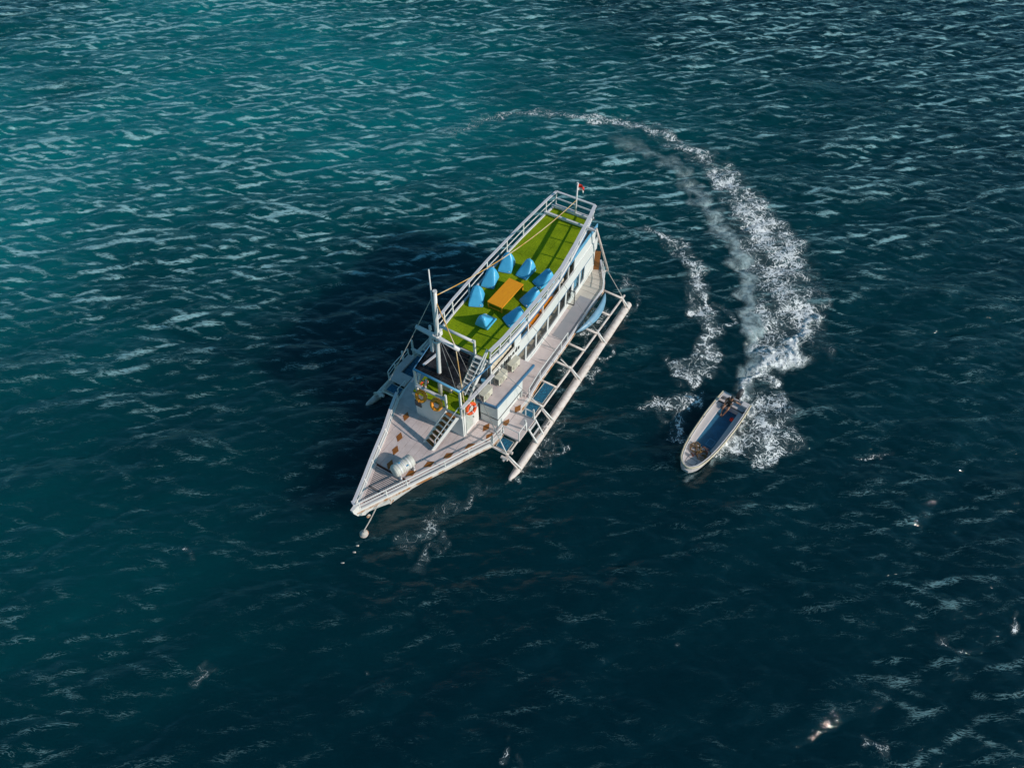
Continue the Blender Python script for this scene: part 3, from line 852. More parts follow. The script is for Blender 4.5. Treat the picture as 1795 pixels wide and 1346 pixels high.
# brown lozenges let into the deck
for (u, v) in [(4.64, -0.60), (5.57, -0.93), (6.44, -1.30), (7.85, -1.87), (4.79, 0.76), (5.81, 1.28), (6.86, 1.88), (8.05, 2.58), (9.2, 3.18), (9.67, 2.66), (10.56, 3.56), (11.83, 3.60)]:
    a = math.atan2((LE(u + .5) - LE(u - .5)) if v < 0 else (RE(u + .5) - RE(u - .5)), 1.0)
    if u > 9: a *= 0.2
    if u > 10: v -= 0.06
    c, s = math.cos(a), math.sin(a)
    q = [(0.36, 0), (0, 0.20), (-0.36, 0), (0, -0.20)]
    MB().prism([(u + x * c - y * s, -(v + x * s + y * c)) for x, y in q], 1.598, 1.609).build('deck_lozenge', M['brown'], boat)

# bow rails with posts
def railing(name, F, us, post_us, zt, zb, mids, w=0.06, h=0.06, lean=0.0, mat='white', postw=0.05, tube=True, base=None, mid_r=0.03, midh=0.10):
    us = list(us)
    top = [P(u, F(u) + lean, zt) for u in us]
    r = MB()
    if tube: r.tube(top, w / 2, 8)
    else: r.ribbon(top, w, h)
    o = r.build(name, M[mat], boat, smooth=False)
    for f in mids:
        z = zb + (zt - zb) * f
        mm = [P(u, F(u) + lean * f, z) for u in us]
        mb = MB()
        if tube: mb.tube(mm, mid_r, 6)
        else: mb.ribbon(mm, mid_r, midh)
        mb.build('mid_rail', M['white'], o)
    for u in post_us:
        MB().beam(P(u, F(u) - 0.0, zb), P(u, F(u) + lean, zt - h / 2), postw, postw, up=(1, 0, 0)).build('rail_post', M['white'], o)
    return o
US = [1.35, 2, 3, 4, 5, 6.1, 7.6, 8.7]
railing('bow_rail', lambda u: RE(u) - 0.06, US + [8.95], [1.5, 2.9, 4.0, 6.1, 7.5, 8.85], 2.27, 1.62, [0.52], w=0.075)
railing('bow_rail', lambda u: LE(u) + 0.10, US, [1.7, 2.95, 4.15, 5.1, 6.25, 7.55, 8.6], 2.2, 1.62, [0.5], w=0.17, h=0.06, lean=-0.12, mat='rail', tube=False, mid_r=0.05)
MB().beam(P(1.3, -0.32, 2.24), P(1.45, -0.62, 2.2), 0.12, 0.07).build('bow_cap', M['rail'], boat)

# ---- main deck cabin
def wall_strip(F, u0, u1, z0, z1, th, off, name, m, parent=None, step=0.8):
    n = max(2, int((u1 - u0) / step) + 1)
    us = np.linspace(u0, u1, n)
    sgn = 1 if F(15) > 0 else -1
    pts = [(u, -(F(u) + sgn * off)) for u in us] + [(u, -(F(u) + sgn * (off - th))) for u in reversed(us)]
    return MB().prism(pts, z0, z1).build(name, M[m], parent or boat)

panes_right = [(13.85, 15.05, 0), (15.17, 16.3, 0), (16.42, 17.9, 0), (18.05, 19.5, 0), (19.66, 20.55, 0), (20.72, 21.5, 2), (21.8, 22.75, 1), (22.92, 23.6, 1)]
def cabin_side(F, sgn, panes, u_first):
    wall_strip(F, u_first, 25.3, DZ - 0.02, 2.06, 0.09, 0.0, 'sill_wall', 'wall')
    wall_strip(F, u_first, 25.28, 2.06, 2.11, 0.14, 0.03, 'window_sill', 'white')
    wall_strip(F, u_first, 25.3, 3.42, 3.56, 0.09, 0.0, 'lintel_wall', 'wall')
    edges = [u_first] + [e for p in panes for e in (p[0], p[1])] + [25.3]
    for a, b in zip(edges[0::2], edges[1::2]):
        wall_strip(F, a, b, 2.11, 3.42, 0.09, 0.0, 'window_pier', 'wall')
    for (a, b, kind) in panes:
        fr = MB()
        um = (a + b) / 2
        off = sgn * -0.03
        fr.beam(P(a + 0.02, F(a) + off, 2.11), P(a + 0.02, F(a) + off, 3.42), 0.05, 0.06, up=(1, 0, 0))
        fr.beam(P(b - 0.02, F(b) + off, 2.11), P(b - 0.02, F(b) + off, 3.42), 0.05, 0.06, up=(1, 0, 0))
        fr.beam(P(a + 0.045, F(a) + off, 3.39), P(b - 0.045, F(b) + off, 3.39), 0.06, 0.05)
        fr.beam(P(a + 0.045, F(a) + off, 2.14), P(b - 0.045, F(b) + off, 2.14), 0.06, 0.05)
        f = fr.build('window', M['grey'], boat)
        if kind == 2:   # casement swung open
            g = MB().beam(P(a + 0.1, F(a) + sgn * 0.03, 2.78), P(a + 0.15, F(a) + sgn * 0.5, 2.78), 0.03, 1.2)
            g.build('open_casement', M['glass'], f)
            fr2 = MB()
            for z in (2.18, 3.38):
                fr2.beam(P(a + 0.1, F(a) + sgn * 0.03, z), P(a + 0.15, F(a) + sgn * 0.52, z), 0.05, 0.05)
            fr2.beam(P(a + 0.15, F(a) + sgn * 0.52, 2.2), P(a + 0.15, F(a) + sgn * 0.52, 3.36), 0.05, 0.05, up=(1, 0, 0))
            fr2.build('casement_frame', M['dark'], f)
        else:
            MB().beam(P(a + 0.04, F(a) + off * 1.3, 2.77), P(b - 0.04, F(b) + off * 1.3, 2.77), 0.016, 1.24).build('pane', M['glass'], f)
        if kind == 1:
            n = 9
            pts = [P(a + (b - a) * i / n, F(a) - sgn * (0.2 + 0.05 * (i % 2)), 2.75) for i in range(n + 1)]
            MB().ribbon(pts, 0.02, 1.3).build('curtain', M['blue_pale'], f)
cabin_side(CR, 1, panes_right, 13.72)
cabin_side(CL, -1, [(13.0, 14.6, 0), (14.8, 16.4, 0), (16.6, 18.2, 0), (18.4, 20.0, 0), (20.2, 21.4, 0), (21.6, 22.8, 1)], 8.5)
# front wall with side return, door and corner post
MB().box(P(8.45, 0.25, 2.66), (0.10, 3.36, 2.12)).build('front_wall', M['wall'], boat)
wall_strip(CR, 8.52, 8.62, 1.58, 3.72, 0.1, 0.0, 'corner_post', 'white')
wall_strip(CR, 9.42, 9.9, 1.58, 3.72, 0.1, 0.0, 'corner_post', 'white')
d = wall_strip(CR, 8.62, 9.42, 1.60, 3.6, 0.05, -0.02, 'cabin_door', 'white')
wall_strip(CR, 8.70, 9.34, 1.85, 3.45, 0.012, 0.0, 'pane', 'glass', d)
wall_strip(CR, 8.70, 9.34, 1.85, 3.45, 0.012, -0.10, 'door_blind', 'tan', d)
MB().box(P(9.36, CR(9.36) + 0.05, 2.6), (0.03, 0.06, 0.16)).build('handle', M['wire'], d)
MB().box(P(8.36, -1.2, 2.75), (0.05, 0.42, 0.5)).build('vent_hatch', M['dark'], boat)

# saloon interior
fl = [(u, -(CR(u) - 0.1)) for u in (9, 13.7, 16, 18.6, 21.6, 25.2)] + [(u, -(CL(u) + 0.1)) for u in (25.2, 20, 15, 11, 9)]
MB().prism(fl, 1.575, 1.63).build('saloon_floor', M['tan'], boat)
for ua, ub in ((13.9, 16.9), (17.1, 20.4)):
    MB().prism([(ua, -(CR(ua) - 0.12)), (ub, -(CR(ub) - 0.12)), (ub, -(CR(ub) - 0.62)), (ua, -(CR(ua) - 0.62))], 1.63, 2.02).build('window_seat', M['curtain'], boat)
MB().box(P(25.25, 0.1, 2.6), (0.1, 3.0, 1.9)).build('aft_wall', M['wall'], boat)
for u in (17.0, 21.0):
    MB().box(P(u, -0.4, 2.6), (0.08, 2.4, 1.9)).build('bulkhead', M['tan'], boat)

# ---- second floor slab, parapet band, uprights
band_top = 4.48
sl = [(u, -(CR(u) + 0.0)) for u in (8.35, 9.8, 13.7, 16, 18.6, 21.6, 25.3)] + [(u, -CL(u)) for u in (25.3, 20, 15, 11, 8.35)]
MB().prism(sl, 3.58, 3.78).build('upper_floor', M['tan'], boat)
for F, s in ((CR, 1), (CL, -1)):
    wall_strip(F, 11.25, 25.35, 3.56, band_top, 0.07, 0.075, 'parapet_band', 'wall')
    wall_strip(F, 11.2, 25.4, band_top, band_top + 0.04, 0.12, 0.10, 'parapet_cap', 'white')
    wall_strip(F, 13.9, 24.5, 3.50, 3.555, 0.05, 0.085, 'band_trim', 'blue_trim')
    wall_strip(F, 11.0, 25.2, 5.46, 5.76, 0.06, 0.02, 'header', 'blue_pale' if s > 0 else 'wall')
    wall_strip(F, 21.7, 25.0, band_top + 0.04, 5.46, 0.06, 0.0, 'upper_wall', 'wall')
    wall_strip(F, 13.75, 14.45, band_top + 0.04, 5.46, 0.06, 0.03, 'upper_wall', 'wall')
    for u in (11.3, 15.3, 17.1, 19.4, 20.7, 21.6):
        MB().beam(P(u, F(u) - s * 0.02, band_top + 0.04), P(u, F(u) - s * 0.02, 5.46), 0.09, 0.09, up=(1, 0, 0)).build('upper_post', M['white'], boat)
# beige blind beside the bridge, window beside the panel
n = 14
MB().ribbon([P(11.45 + 2.2 * i / n, CR(12) - 0.09 - 0.03 * (i % 2), 5.0) for i in range(n + 1)], 0.02, 0.92).build('blind', M['curtain'], boat)
w = MB().beam(P(14.5, CR(14.6) - 0.03, 5.0), P(15.22, CR(15.2) - 0.03, 5.0), 0.014, 0.86).build('upper_window', M['glass'], boat)
MB().beam(P(14.5, CR(14.6) - 0.03, 4.56), P(15.22, CR(15.2) - 0.03, 4.56), 0.07, 0.07).build('window_sill', M['blue_trim'], w)
# scalloped valance hanging inside the roof edge above the orange bench
mb = MB(); n = 44; top = 5.60
for i in range(n):
    u0 = 15.4 + 3.7 * i / n; u1 = 15.4 + 3.7 * (i + 1) / n
    z0 = 5.22 - 0.10 * abs(math.sin(math.pi * i / 5.5)); z1 = 5.22 - 0.10 * abs(math.sin(math.pi * (i + 1) / 5.5))
    o0 = -0.16 + 0.02 * math.sin(i * 1.7); o1 = -0.16 + 0.02 * math.sin((i + 1) * 1.7)
    a = [P(u0, CR(u0) + o0, z0 - .25), P(u1, CR(u1) + o1, z1 - .25), P(u1, CR(u1) + o1, top), P(u0, CR(u0) + o0, top)]
    b = [(x, y + 0.015, z) for x, y, z in a]
    mb.add(a + b, [(0, 1, 2, 3), (7, 6, 5, 4), (0, 4, 5, 1), (2, 6, 7, 3)])
mb.build('valance', M['curtain'], boat)
bench = MB().prism([(15.45, -(CR(16) - 0.1)), (19.1, -(CR(19) - 0.1)), (19.1, -(CR(19) - 0.7)), (15.45, -(CR(16) - 0.7))], 3.78, 4.3).build('bench', M['white'], boat)
# bridge roof bulkhead and upper saloon back wall
MB().box(P(11.32, 0.15, 4.62), (0.08, 3.3, 1.66)).build('bridge_bulkhead', M['grey'], boat)
MB().box(P(11.26, 0.2, 5.1), (0.03, 2.2, 0.55)).build('bridge_window', M['glass'], boat)
MB().box(P(25.1, 0.1, 4.62), (0.08, 2.9, 1.66)).build('aft_upper_wall', M['wall'], boat)

# ---- roof deck
RR = interp([(10.95, 2.28), (12, 2.4), (14, 2.46), (16.5, 2.46), (18.8, 2.33), (21, 2.03), (24, 1.52), (25.3, 1.25)])
RL = interp([(10.95, -1.5), (13, -1.66), (17, -1.8), (21, -1.78), (24, -1.68), (25.3, -1.58)])
RUS = [10.95, 12, 13, 14, 15.5, 17, 18.8, 20, 21, 22.5, 24, 24.95]
def roof_outline(inset, u0=10.95, u1=24.95):
    us = [u0] + [u for u in RUS if u0 < u < u1] + [u1]
    return [(u, -(RR(u) - inset)) for u in us] + [(u, -(RL(u) + inset)) for u in reversed(us)]
MB().prism(roof_outline(0), 5.765, 5.97).build('roof_slab', M['white'], boat)
MB().prism(roof_outline(0.12, 11.0, 24.9), 5.971, 5.975).build('roof_membrane', M['seam'], boat)
for k, (va, vb) in enumerate(((-1.8, -0.80), (-0.80, 0.38), (0.38, 1.40), (1.40, 2.5))):
    for j, (ua, ub) in enumerate(((11.05, 17.2), (17.2, 24.88)) if k % 2 else ((11.05, 19.6), (19.6, 24.88))):
        us = list(np.linspace(ua + 0.006, ub - 0.006, 16)); a = []; b = []
        for u in us:
            lo_, hi_ = max(va, RL(u) + 0.13), min(vb, RR(u) - 0.13)
            if hi_ - lo_ > 0.04:
                a.append((u, -hi_ + 0.006)); b.append((u, -lo_ - 0.006))
        if len(a) > 1: MB().prism(a + b[::-1], 5.976, 5.997 + 0.003 * ((k + j) % 2)).build('turf_strip', M['turf'], boat)
RU2 = RUS[:-1] + [24.95]
for F, s in ((RR, 1), (RL, -1)):
    MB().ribbon([P(u, F(u) - s * 0.06, 6.03) for u in RU2], 0.10, 0.12).build('roof_curb', M['rail'], boat)
    MB().ribbon([P(u, F(u) + s * 0.012, 5.80) for u in RU2], 0.03, 0.10).build('roof_fascia', M['blue_trim'], boat)
R3 = RUS[:-1] + [24.4, 25.2]
rr = railing('roof_rail', lambda u: RR(u) - 0.02, [10.75] + R3[1:], [10.85, 11.7, 12.7, 14.7, 16.9, 18.8, 20.6, 22.3, 23.8, 25.2], 7.10, 5.98, [0.5], w=0.23, h=0.05, lean=0.12, mat='rail', tube=False, mid_r=0.03, midh=0.06, postw=0.075)
rl = railing('roof_rail', lambda u: RL(u) + 0.05, [11.2] + R3[1:], [11.25, 12.0, 12.95, 14.8, 16.9, 19.2, 21.2, 24.0, 25.2], 7.10, 5.98, [0.5], w=0.17, h=0.05, lean=0.0, mat='rail', tube=False, mid_r=0.03, midh=0.06, postw=0.075)
# stern rail and cross beams
vL, vR = RL(25.2) + 0.05, RR(25.2) + 0.10
MB().beam(P(25.2, vL, 7.1), P(25.2, vR, 7.1), 0.14, 0.07).build('stern_rail', M['rail'], boat)
for z in (6.55, 6.05):
    MB().beam(P(25.22, vL, z), P(25.22, vR, z), 0.07, 0.09).build('stern_mid_rail', M['rail'], boat)
for F, s, du in ((RR, 1, 0), (RL, -1, 0)):
    MB().beam(P(24.95, F(25) - s * 0.08, 5.9), P(25.3, F(25.3) - s * 0.08, 5.9), 0.14, 0.18).build('roof_bearer', M['white'], boat)
MB().beam(P(23.97, -1.72, 6.16), P(23.97, 2.15, 6.16), 0.15, 0.15).build('cross_beam', M['rail'], boat)
MB().beam(P(24.92, -1.66, 6.14), P(24.92, 1.32, 6.14), 0.13, 0.14).build('cross_beam', M['rail'], boat)
# grille ladder aft
g = MB()
for i in range(8): g.beam(P(25.12, 0.35 + 0.11 * i, 5.9 - 0.01 * i), P(25.9, 0.35 + 0.11 * i, 5.4), 0.05, 0.04)
for a, b in ((25.12, 5.87), (25.5, 5.62), (25.88, 5.38)): g.beam(P(a, 0.3, b), P(a, 1.2, b), 0.05, 0.05)
g.build('stern_grille', M['dark'], boat)
# front rail of the roof with its post
MB().tube([P(11.0, -1.32, 7.0), P(10.98, 1.22, 7.0)], 0.085, 10).build('roof_front_rail', M['rail'], boat, smooth=True)
MB().beam(P(10.98, 1.22, 5.97), P(10.98, 1.22, 7.12), 0.11, 0.11, up=(1, 0, 0)).build('rail_post', M['white'], boat)
MB().beam(P(11.0, -1.36, 5.97), P(11.0, -1.36, 7.12), 0.11, 0.11, up=(1, 0, 0)).build('rail_post', M['white'], boat)
MB().beam(P(10.9, -1.4, 5.85), P(10.9, 2.2, 5.85), 0.08, 0.2).build('roof_front_fascia', M['grey'], boat)
# heavy brace from the roof beam down to the stern quarter
MB().tube([P(24.05, 2.12, 6.3), P(24.2, 2.16, 5.9), P(25.75, 2.62, 1.75)], 0.075, 10).build('stern_brace', M['spar'], boat, smooth=True)
MB().beam(P(25.2, 2.3, 1.62), P(25.8, 2.66, 1.66), 0.10, 0.08).build('brace_bracket', M['spar'], boat)
MB().tube([P(24.92, 0.12, 6.0), P(24.92, 0.12, 8.45)], [0.065, 0.05], 10).build('flag_pole', M['white'], boat, smooth=True)
MB().tube([P(24.92, 0.12, 8.45), P(24.92, 0.12, 8.55)], 0.075, 10).build('pole_cap', M['white'], boat)

# ---- bridge deck over the foredeck
MB().prism([(8.3, -1.96), (9.75, -2.0), (9.75, 1.5), (8.3, 1.42)], 3.782, 3.81).build('bridge_turf', M['turf'], boat)
MB().prism([(9.77, -2.0), (11.25, -2.05), (11.25, 1.6), (9.77, 1.5)], 3.782, 3.80).build('bridge_floor', M['grey'], boat)
MB().beam(P(8.28, -1.42, 3.70), P(8.28, 2.0, 3.70), 0.07, 0.22).build('bridge_edge', M['white'], boat)
fr = MB().beam(P(8.3, -1.12, 4.62), P(8.3, 0.95, 4.62), 0.16, 0.10).build('bridge_front_rail', M['rail'], boat)
for v, zt in ((-1.08, 5.9), (0.93, 4.95), (1.95, 5.9)):
    MB().beam(P(8.34, v, 3.78), P(8.34, v, zt), 0.11, 0.11, up=(1, 0, 0)).build('bridge_post', M['white'], boat)
for v in (-0.68,): MB().beam(P(8.42, v, 3.78), P(8.9, v - .1, 4.7), 0.09, 0.09, up=(1, 0, 0)).build('bridge_strut', M['white'], boat)
MB().beam(P(8.35, -1.08, 4.0), P(9.2, -1.3, 5.4), 0.09, 0.09, up=(1, 0, 0)).build('bridge_strut', M['white'], boat)
MB().ribbon([P(8.15, 2.12, 4.72), P(11.15, 2.30, 4.72)], 0.20, 0.06).build('bridge_side_rail', M['rail'], boat)
for u in (8.4, 9.4, 10.3, 11.1):
    MB().beam(P(u, 2.08, 3.78), P(u, 2.14, 4.70), 0.06, 0.06, up=(1, 0, 0)).build('rail_post', M['white'], boat)
MB().ribbon([P(8.35, -1.45, 4.62), P(11.15, -1.62, 4.62)], 0.12, 0.06).build('bridge_side_rail', M['rail'], boat)
# blue awning frame and the dark sheet
MB().tube([P(8.35, -1.12, 5.93), P(8.33, 2.0, 5.93)], 0.07, 10).build('awning_pipe', M['blue_pale'], boat, smooth=True)
MB().tube([P(8.33, 2.0, 5.93), P(10.95, 2.36, 5.86)], 0.045, 8).build('awning_pipe', M['blue_trim'], boat, smooth=True)
MB().tube([P(8.35, -1.12, 5.93), P(10.95, -1.5, 5.86)], 0.045, 8).build('awning_pipe', M['blue_trim'], boat, smooth=True)
mb = MB(); nu, nv = 10, 10; vs = []
for i in range(nu + 1):
    for j in range(nv + 1):
        u = 8.36 + (10.86 - 8.36) * i / nu
        v0 = -1.08 - 0.38 * i / nu
        v1 = 1.62 - 0.85 * max(0.0, (i / nu - 0.25)) ** 1.0
        v = v0 + (v1 - v0) * j / nv
        sag = 0.13 * math.sin(math.pi * i / nu) * math.sin(math.pi * j / nv)
        vs.append(P(u, v, 5.95 - 0.06 * i / nu - sag))
fs = [(i * (nv + 1) + j, i * (nv + 1) + j + 1, (i + 1) * (nv + 1) + j + 1, (i + 1) * (nv + 1) + j) for i in range(nu) for j in range(nv)]
aw = mb.add(vs, fs).build('awning', M['awning'], boat, smooth=True)
sd = aw.modifiers.new('thick', 'SOLIDIFY'); sd.thickness = 0.01
# helm seat and console seen dimly through the sheet
hs = MB().prism([(9.3, -0.6), (9.9, -0.6), (9.9, 0.3), (9.3, 0.3)], 3.81, 4.3).build('helm_seat', M['curtain'], boat, bevel=0.05)
MB().box(P(10.6, 0.1, 4.3), (0.5, 2.0, 1.0)).build('helm_console', M['dark'], boat)
MB().beam(P(8.5, -0.95, 5.85), P(9.9, -0.6, 5.99), 0.14, 0.05).build('awning_plank', M['rail'], boat)

# ---- stairs
def stairs(name, a0, a1, b0, b1, n, tread, m_side, m_tread, thick=0.05, sides=(True, True), board=0.24):
    """a0-a1 foot left/right, b0-b1 head left/right"""
    A0, A1, B0, B1 = (Vector(P(*q)) for q in (a0, a1, b0, b1))
    o = MB()
    if sides[0]: o.beam(A0, B0, 0.06, board)
    if sides[1]: o.beam(A1, B1, 0.06, board)
    s = o.build(name, M[m_side], boat)
    for i in range(n):
        t = (i + 0.7) / n
        l = A0.lerp(B0, t); r = A1.lerp(B1, t)
        w = (r - l).normalized()
        MB().beam(l + w * 0.035, r - w * 0.035, tread, thick).build('tread', M[m_tread], s)
    return s
# foredeck stairs rise to the bridge at a slant
s1 = stairs('foredeck_stairs', (6.92, 0.20, 1.62), (6.70, 0.92, 1.62), (8.20, 1.05, 3.75), (8.08, 1.82, 3.75), 7, 0.20, 'white', 'brown', 0.06)
for i in range(7):
    t = (i + 0.25) / 7
    l = Vector(P(6.92, 0.20, 1.62)).lerp(Vector(P(8.20, 1.05, 3.75)), t); r = Vector(P(6.70, 0.92, 1.62)).lerp(Vector(P(8.08, 1.82, 3.75)), t)
    w = (r - l).normalized()
    MB().beam(l + w * 0.035 + Vector((0.06, 0, 0)), r - w * 0.035 + Vector((0.06, 0, 0)), 0.03, 0.20).build('riser', M['white'], s1)
MB().tube([P(6.95, 0.98, 2.4), P(8.2, 1.9, 4.65)], 0.03, 8).build('stair_handrail', M['white'], s1)
MB().beam(P(6.8, 0.95, 1.62), P(6.95, 0.98, 2.42), 0.05, 0.05, up=(1, 0, 0)).build('rail_post', M['white'], s1)
# ladder from the bridge to the turf roof
s2 = stairs('roof_ladder', (9.62, 0.92, 3.82), (9.62, 1.62, 3.82), (10.9, 1.32, 6.05), (10.9, 2.06, 6.05), 9, 0.16, 'white', 'white', 0.04, board=0.14)
for i in range(9):
    t = (i + 0.5) / 9
    l = Vector(P(9.66, 0.96, 3.80)).lerp(Vector(P(10.94, 1.36, 6.02)), t); r = Vector(P(9.66, 1.58, 3.80)).lerp(Vector(P(10.94, 2.02, 6.02)), t)
    MB().beam(l, r, 0.03, 0.10).build('riser', M['dark_wood'], s2)
MB().tube([P(9.1, 1.72, 4.7), P(10.85, 2.14, 7.05)], 0.04, 8).build('ladder_handrail', M['white'], s2)
MB().tube([P(9.3, 1.72, 3.82), P(10.85, 2.2, 7.0)], 0.05, 8).build('ladder_handrail', M['white'], s2)

# ---- side annex with flat roof
ar = [(9.72, -2.02), (9.86, -3.30), (13.72, -3.52), (13.72, -2.16)]
MB().prism(ar, 3.66, 3.78).build('annex_roof', M['deck'], boat)
for a, b in (((9.72, 2.02), (9.86, 3.30)), ((9.86, 3.30), (13.72, 3.52))):
    MB().beam(P(*a, 3.72), P(*b, 3.72), 0.10, 0.17).build('annex_roof_edge', M['blue_trim'], boat)
MB().prism([(10.02, -2.05), (10.06, -3.24), (10.12, -3.24), (10.12, -2.05)], 2.31, 3.66).build('annex_wall', M['wall'], boat)
for i in range(3):
    u0 = 10.12 + i * 0.88; u1 = u0 + 0.87
    MB().prism([(u0, -3.24 - 0.02 * i), (u1, -3.26 - 0.02 * i), (u1, -3.18 - 0.02 * i), (u0, -3.16 - 0.02 * i)], 2.31, 3.66).build('annex_wall_panel', M['wall'], boat)
MB().prism([(12.7, -3.29), (12.78, -3.29), (12.78, -2.1), (12.7, -2.1)], 1.60, 3.66).build('annex_wall', M['wall'], boat)
MB().prism([(10.05, -2.05), (10.07, -3.235), (11.35, -3.27), (11.35, -2.1)], 1.60, 2.27).build('annex_base', M['wall'], boat)
MB().prism([(11.35, -2.1), (11.35, -3.13), (12.66, -3.18), (12.66, -2.1)], 1.60, 2.27).build('annex_base', M['wall'], boat)
MB().prism([(10.0, -2.05), (10.03, -3.27), (12.72, -3.33), (12.72, -2.1)], 2.27, 2.31).build('annex_seam', M['dark'], boat)
for k in range(2):
    MB().box(P(12.95 + 0.3 * k, 3.2, 1.72 - 0.04 * k), (0.28, 0.6, 0.22 - 0.07 * k)).build('annex_step', M['deck'], boat)

# ---- outriggers
def outrigger(s, v0):
    """s side, v0 centre shift"""
    name = 'outrigger'
    sp = v0 + s * 4.43; fl = v0 + s * 5.17
    m = 'spar'
    MB().tube([P(8.45, sp, 1.12), P(12, sp, 1.12), P(18, sp, 1.10), P(24.6, sp, 1.10)], 0.078, 10).build('outrigger_spar', M[m], boat, smooth=True)
    # float: long cigar, blunt stern, pointed bow
    us = [7.9, 8.0, 8.3, 8.8, 9.6, 12, 16, 20, 24.3, 24.82, 24.9]
    rs = [0.04, 0.10, 0.17, 0.225, 0.25, 0.265, 0.265, 0.265, 0.265, 0.25, 0.18]
    FV = lambda u: fl - s * 0.42 * (u - 8) / 17.0
    MB().tube([P(u, FV(u), 0.20 + (0.22 if u < 8.1 else 0.12 if u < 8.5 else 0)) for u in us], rs, 16).build('float', [M[m]], boat, smooth=True)
    for u in (8.9, 13.0, 14.75, 16.6, 18.4, 20.2, 22.15, 24.1):
        vi = s * 2.2
        MB().tube([P(u, vi, 1.30), P(u, sp + s * 0.1, 1.24)], 0.075, 8).build('boom', M[m], boat, smooth=True)
    for u in (8.9, 12.95, 16.7, 20.45, 24.25):
        MB().tube([P(u, sp - s * 0.1, 1.25), P(u + 0.02, FV(u) + s * 0.20, 0.46)], [0.065, 0.045], 8).build('strut', M['white'], boat, smooth=True)
        MB().tube([P(u - 0.14, sp + s * 0.02, 1.22), P(u - 0.1, FV(u) + s * 0.05, 0.47)], 0.045, 8).build('strut', M[m], boat, smooth=True)
        MB().torus(P(u + 0.02, FV(u), 0.20), (1, 0, 0), 0.27, 0.022, 18, 6).build('lashing', M['rope_w'], boat)
    for uu in (8.62, 9.15):
        MB().tube([P(uu, sp - s * 0.22, 1.18), P(uu, sp + s * 0.22, 1.18)], 0.10, 8).build('spar_cleat', M[m], boat)
outrigger(1, 0.15)
outrigger(-1, 0.0)
# worn stencil on the sunny float
mb = MB()
for i in range(9):
    for j in range(2):
        if (i * 7 + j * 3) % 5 == 0: continue
        mb.box(P(11.55 + 0.14 * i, 5.18 + 0.13 * j, 0.462 - 0.012 * j), (0.07 + 0.02 * ((i + j) % 3), 0.07, 0.012))
mb.build('worn_stencil', M['dark'], boat)
# nets between spar and deck
def net(u0, u1, v0, v1, z=1.33):
    a, b = sorted((v0, v1))
    MB().prism([(u0, -a), (u1, -a), (u1, -b), (u0, -b)], z - 0.012, z).build('net', M['net'], boat)
    fr = MB()
    for p, q in (((u0, a), (u1, a)), ((u0, b), (u1, b)), ((u0, a), (u0, b)), ((u1, a), (u1, b))):
        fr.tube([P(*p, z), P(*q, z)], 0.022, 6)
    fr.build('net_rope', M['rope_w'], boat)
net(9.0, 9.78, 3.74, 4.52)
net(11.75, 12.9, 3.78, 4.52)
net(13.1, 14.66, 3.80, 4.52)
net(9.0, 9.62, -3.42, -4.34)
net(10.55, 12.35, -3.46, -4.34)
net(12.5, 12.9, -3.5, -4.34)
# gangways
def gangway(u0, u1, va, vb):
    a, b = sorted((va, vb))
    s = 1 if b > 0 else -1
    MB().prism([(u0, -a), (u1, -a), (u1, -b), (u0, -b)], 1.50, 1.612).build('gangway', M['deck'], boat)
    o = s * (max(abs(a), abs(b)) - 0.04); i = s * (min(abs(a), abs(b)) + 0.04)
    return o, i
o, i = gangway(9.84, 11.66, 3.64, 4.84)
MB().prism([(10.9, -4.84), (11.66, -4.84), (11.66, -4.2), (10.9, -4.2)], 1.614, 1.62).build('gangway_plate', M['mat_grey'], boat)
def rail_run(pts, zt, zb=1.62, mid=True, name='gangway_rail'):
    r = MB().tube([P(u, v, zt) for u, v in pts], 0.032, 8).build(name, M['white'], boat)
    if mid: MB().tube([P(u, v, (zt + zb) / 2) for u, v in pts], 0.022, 6).build('mid_rail', M['white'], r)
    for u, v in pts:
        MB().beam(P(u, v, zb), P(u, v, zt), 0.055, 0.055, up=(1, 0, 0)).build('rail_post', M['white'], r)
rail_run([(8.9, 3.62), (9.6, 3.72), (9.84, 3.72)], 2.35)
rail_run([(9.86, 3.74), (9.86, 4.8), (10.72, 4.8)], 2.35, mid=False)
MB().beam(P(10.72, 4.8, 1.6), P(10.6, 4.78, 2.75), 0.08, 0.08, up=(1, 0, 0)).build('gangway_post', M['white'], boat)
MB().beam(P(11.64, 4.78, 1.6), P(11.6, 4.76, 2.6), 0.08, 0.08, up=(1, 0, 0)).build('gangway_post', M['white'], boat)
MB().beam(P(11.64, 4.2, 1.6), P(11.62, 4.2, 2.3), 0.06, 0.06, up=(1, 0, 0)).build('gangway_post', M['white'], boat)
MB().beam(P(11.62, 4.2, 2.3), P(11.62, 4.77, 2.3), 0.06, 0.06).build('gangway_rail', M['white'], boat)
# boarding ladder down to the float
bl = MB()
bl.beam(P(10.84, 4.86, 1.65), P(10.98, 5.42, 0.45), 0.10, 0.07); bl.beam(P(11.66, 4.86, 1.65), P(11.72, 5.42, 0.45), 0.08, 0.07)
bl = bl.build('boarding_ladder', M['white'], boat)
for t in (0.12, 0.5, 0.85):
    MB().beam(P(10.86 + .12 * t, 4.87 + .55 * t, 1.62 - 1.18 * t), P(11.66, 4.87 + .55 * t, 1.62 - 1.18 * t), 0.10, 0.04).build('rung', M['white'], bl)
gangway(9.68, 10.5, -3.36, -4.62)
gangway(10.5, 11.95, -4.24, -4.72)
rail_run([(9.72, -4.58), (10.5, -4.68), (11.9, -4.68)], 2.2)
rail_run([(9.1, -3.4), (9.9, -3.4)], 1.9, mid=False)
MB().beam(P(12.35, -3.5, 1.6), P(12.35, -4.75, 1.75), 0.16, 0.12).build('boarding_post', M['white'], boat)
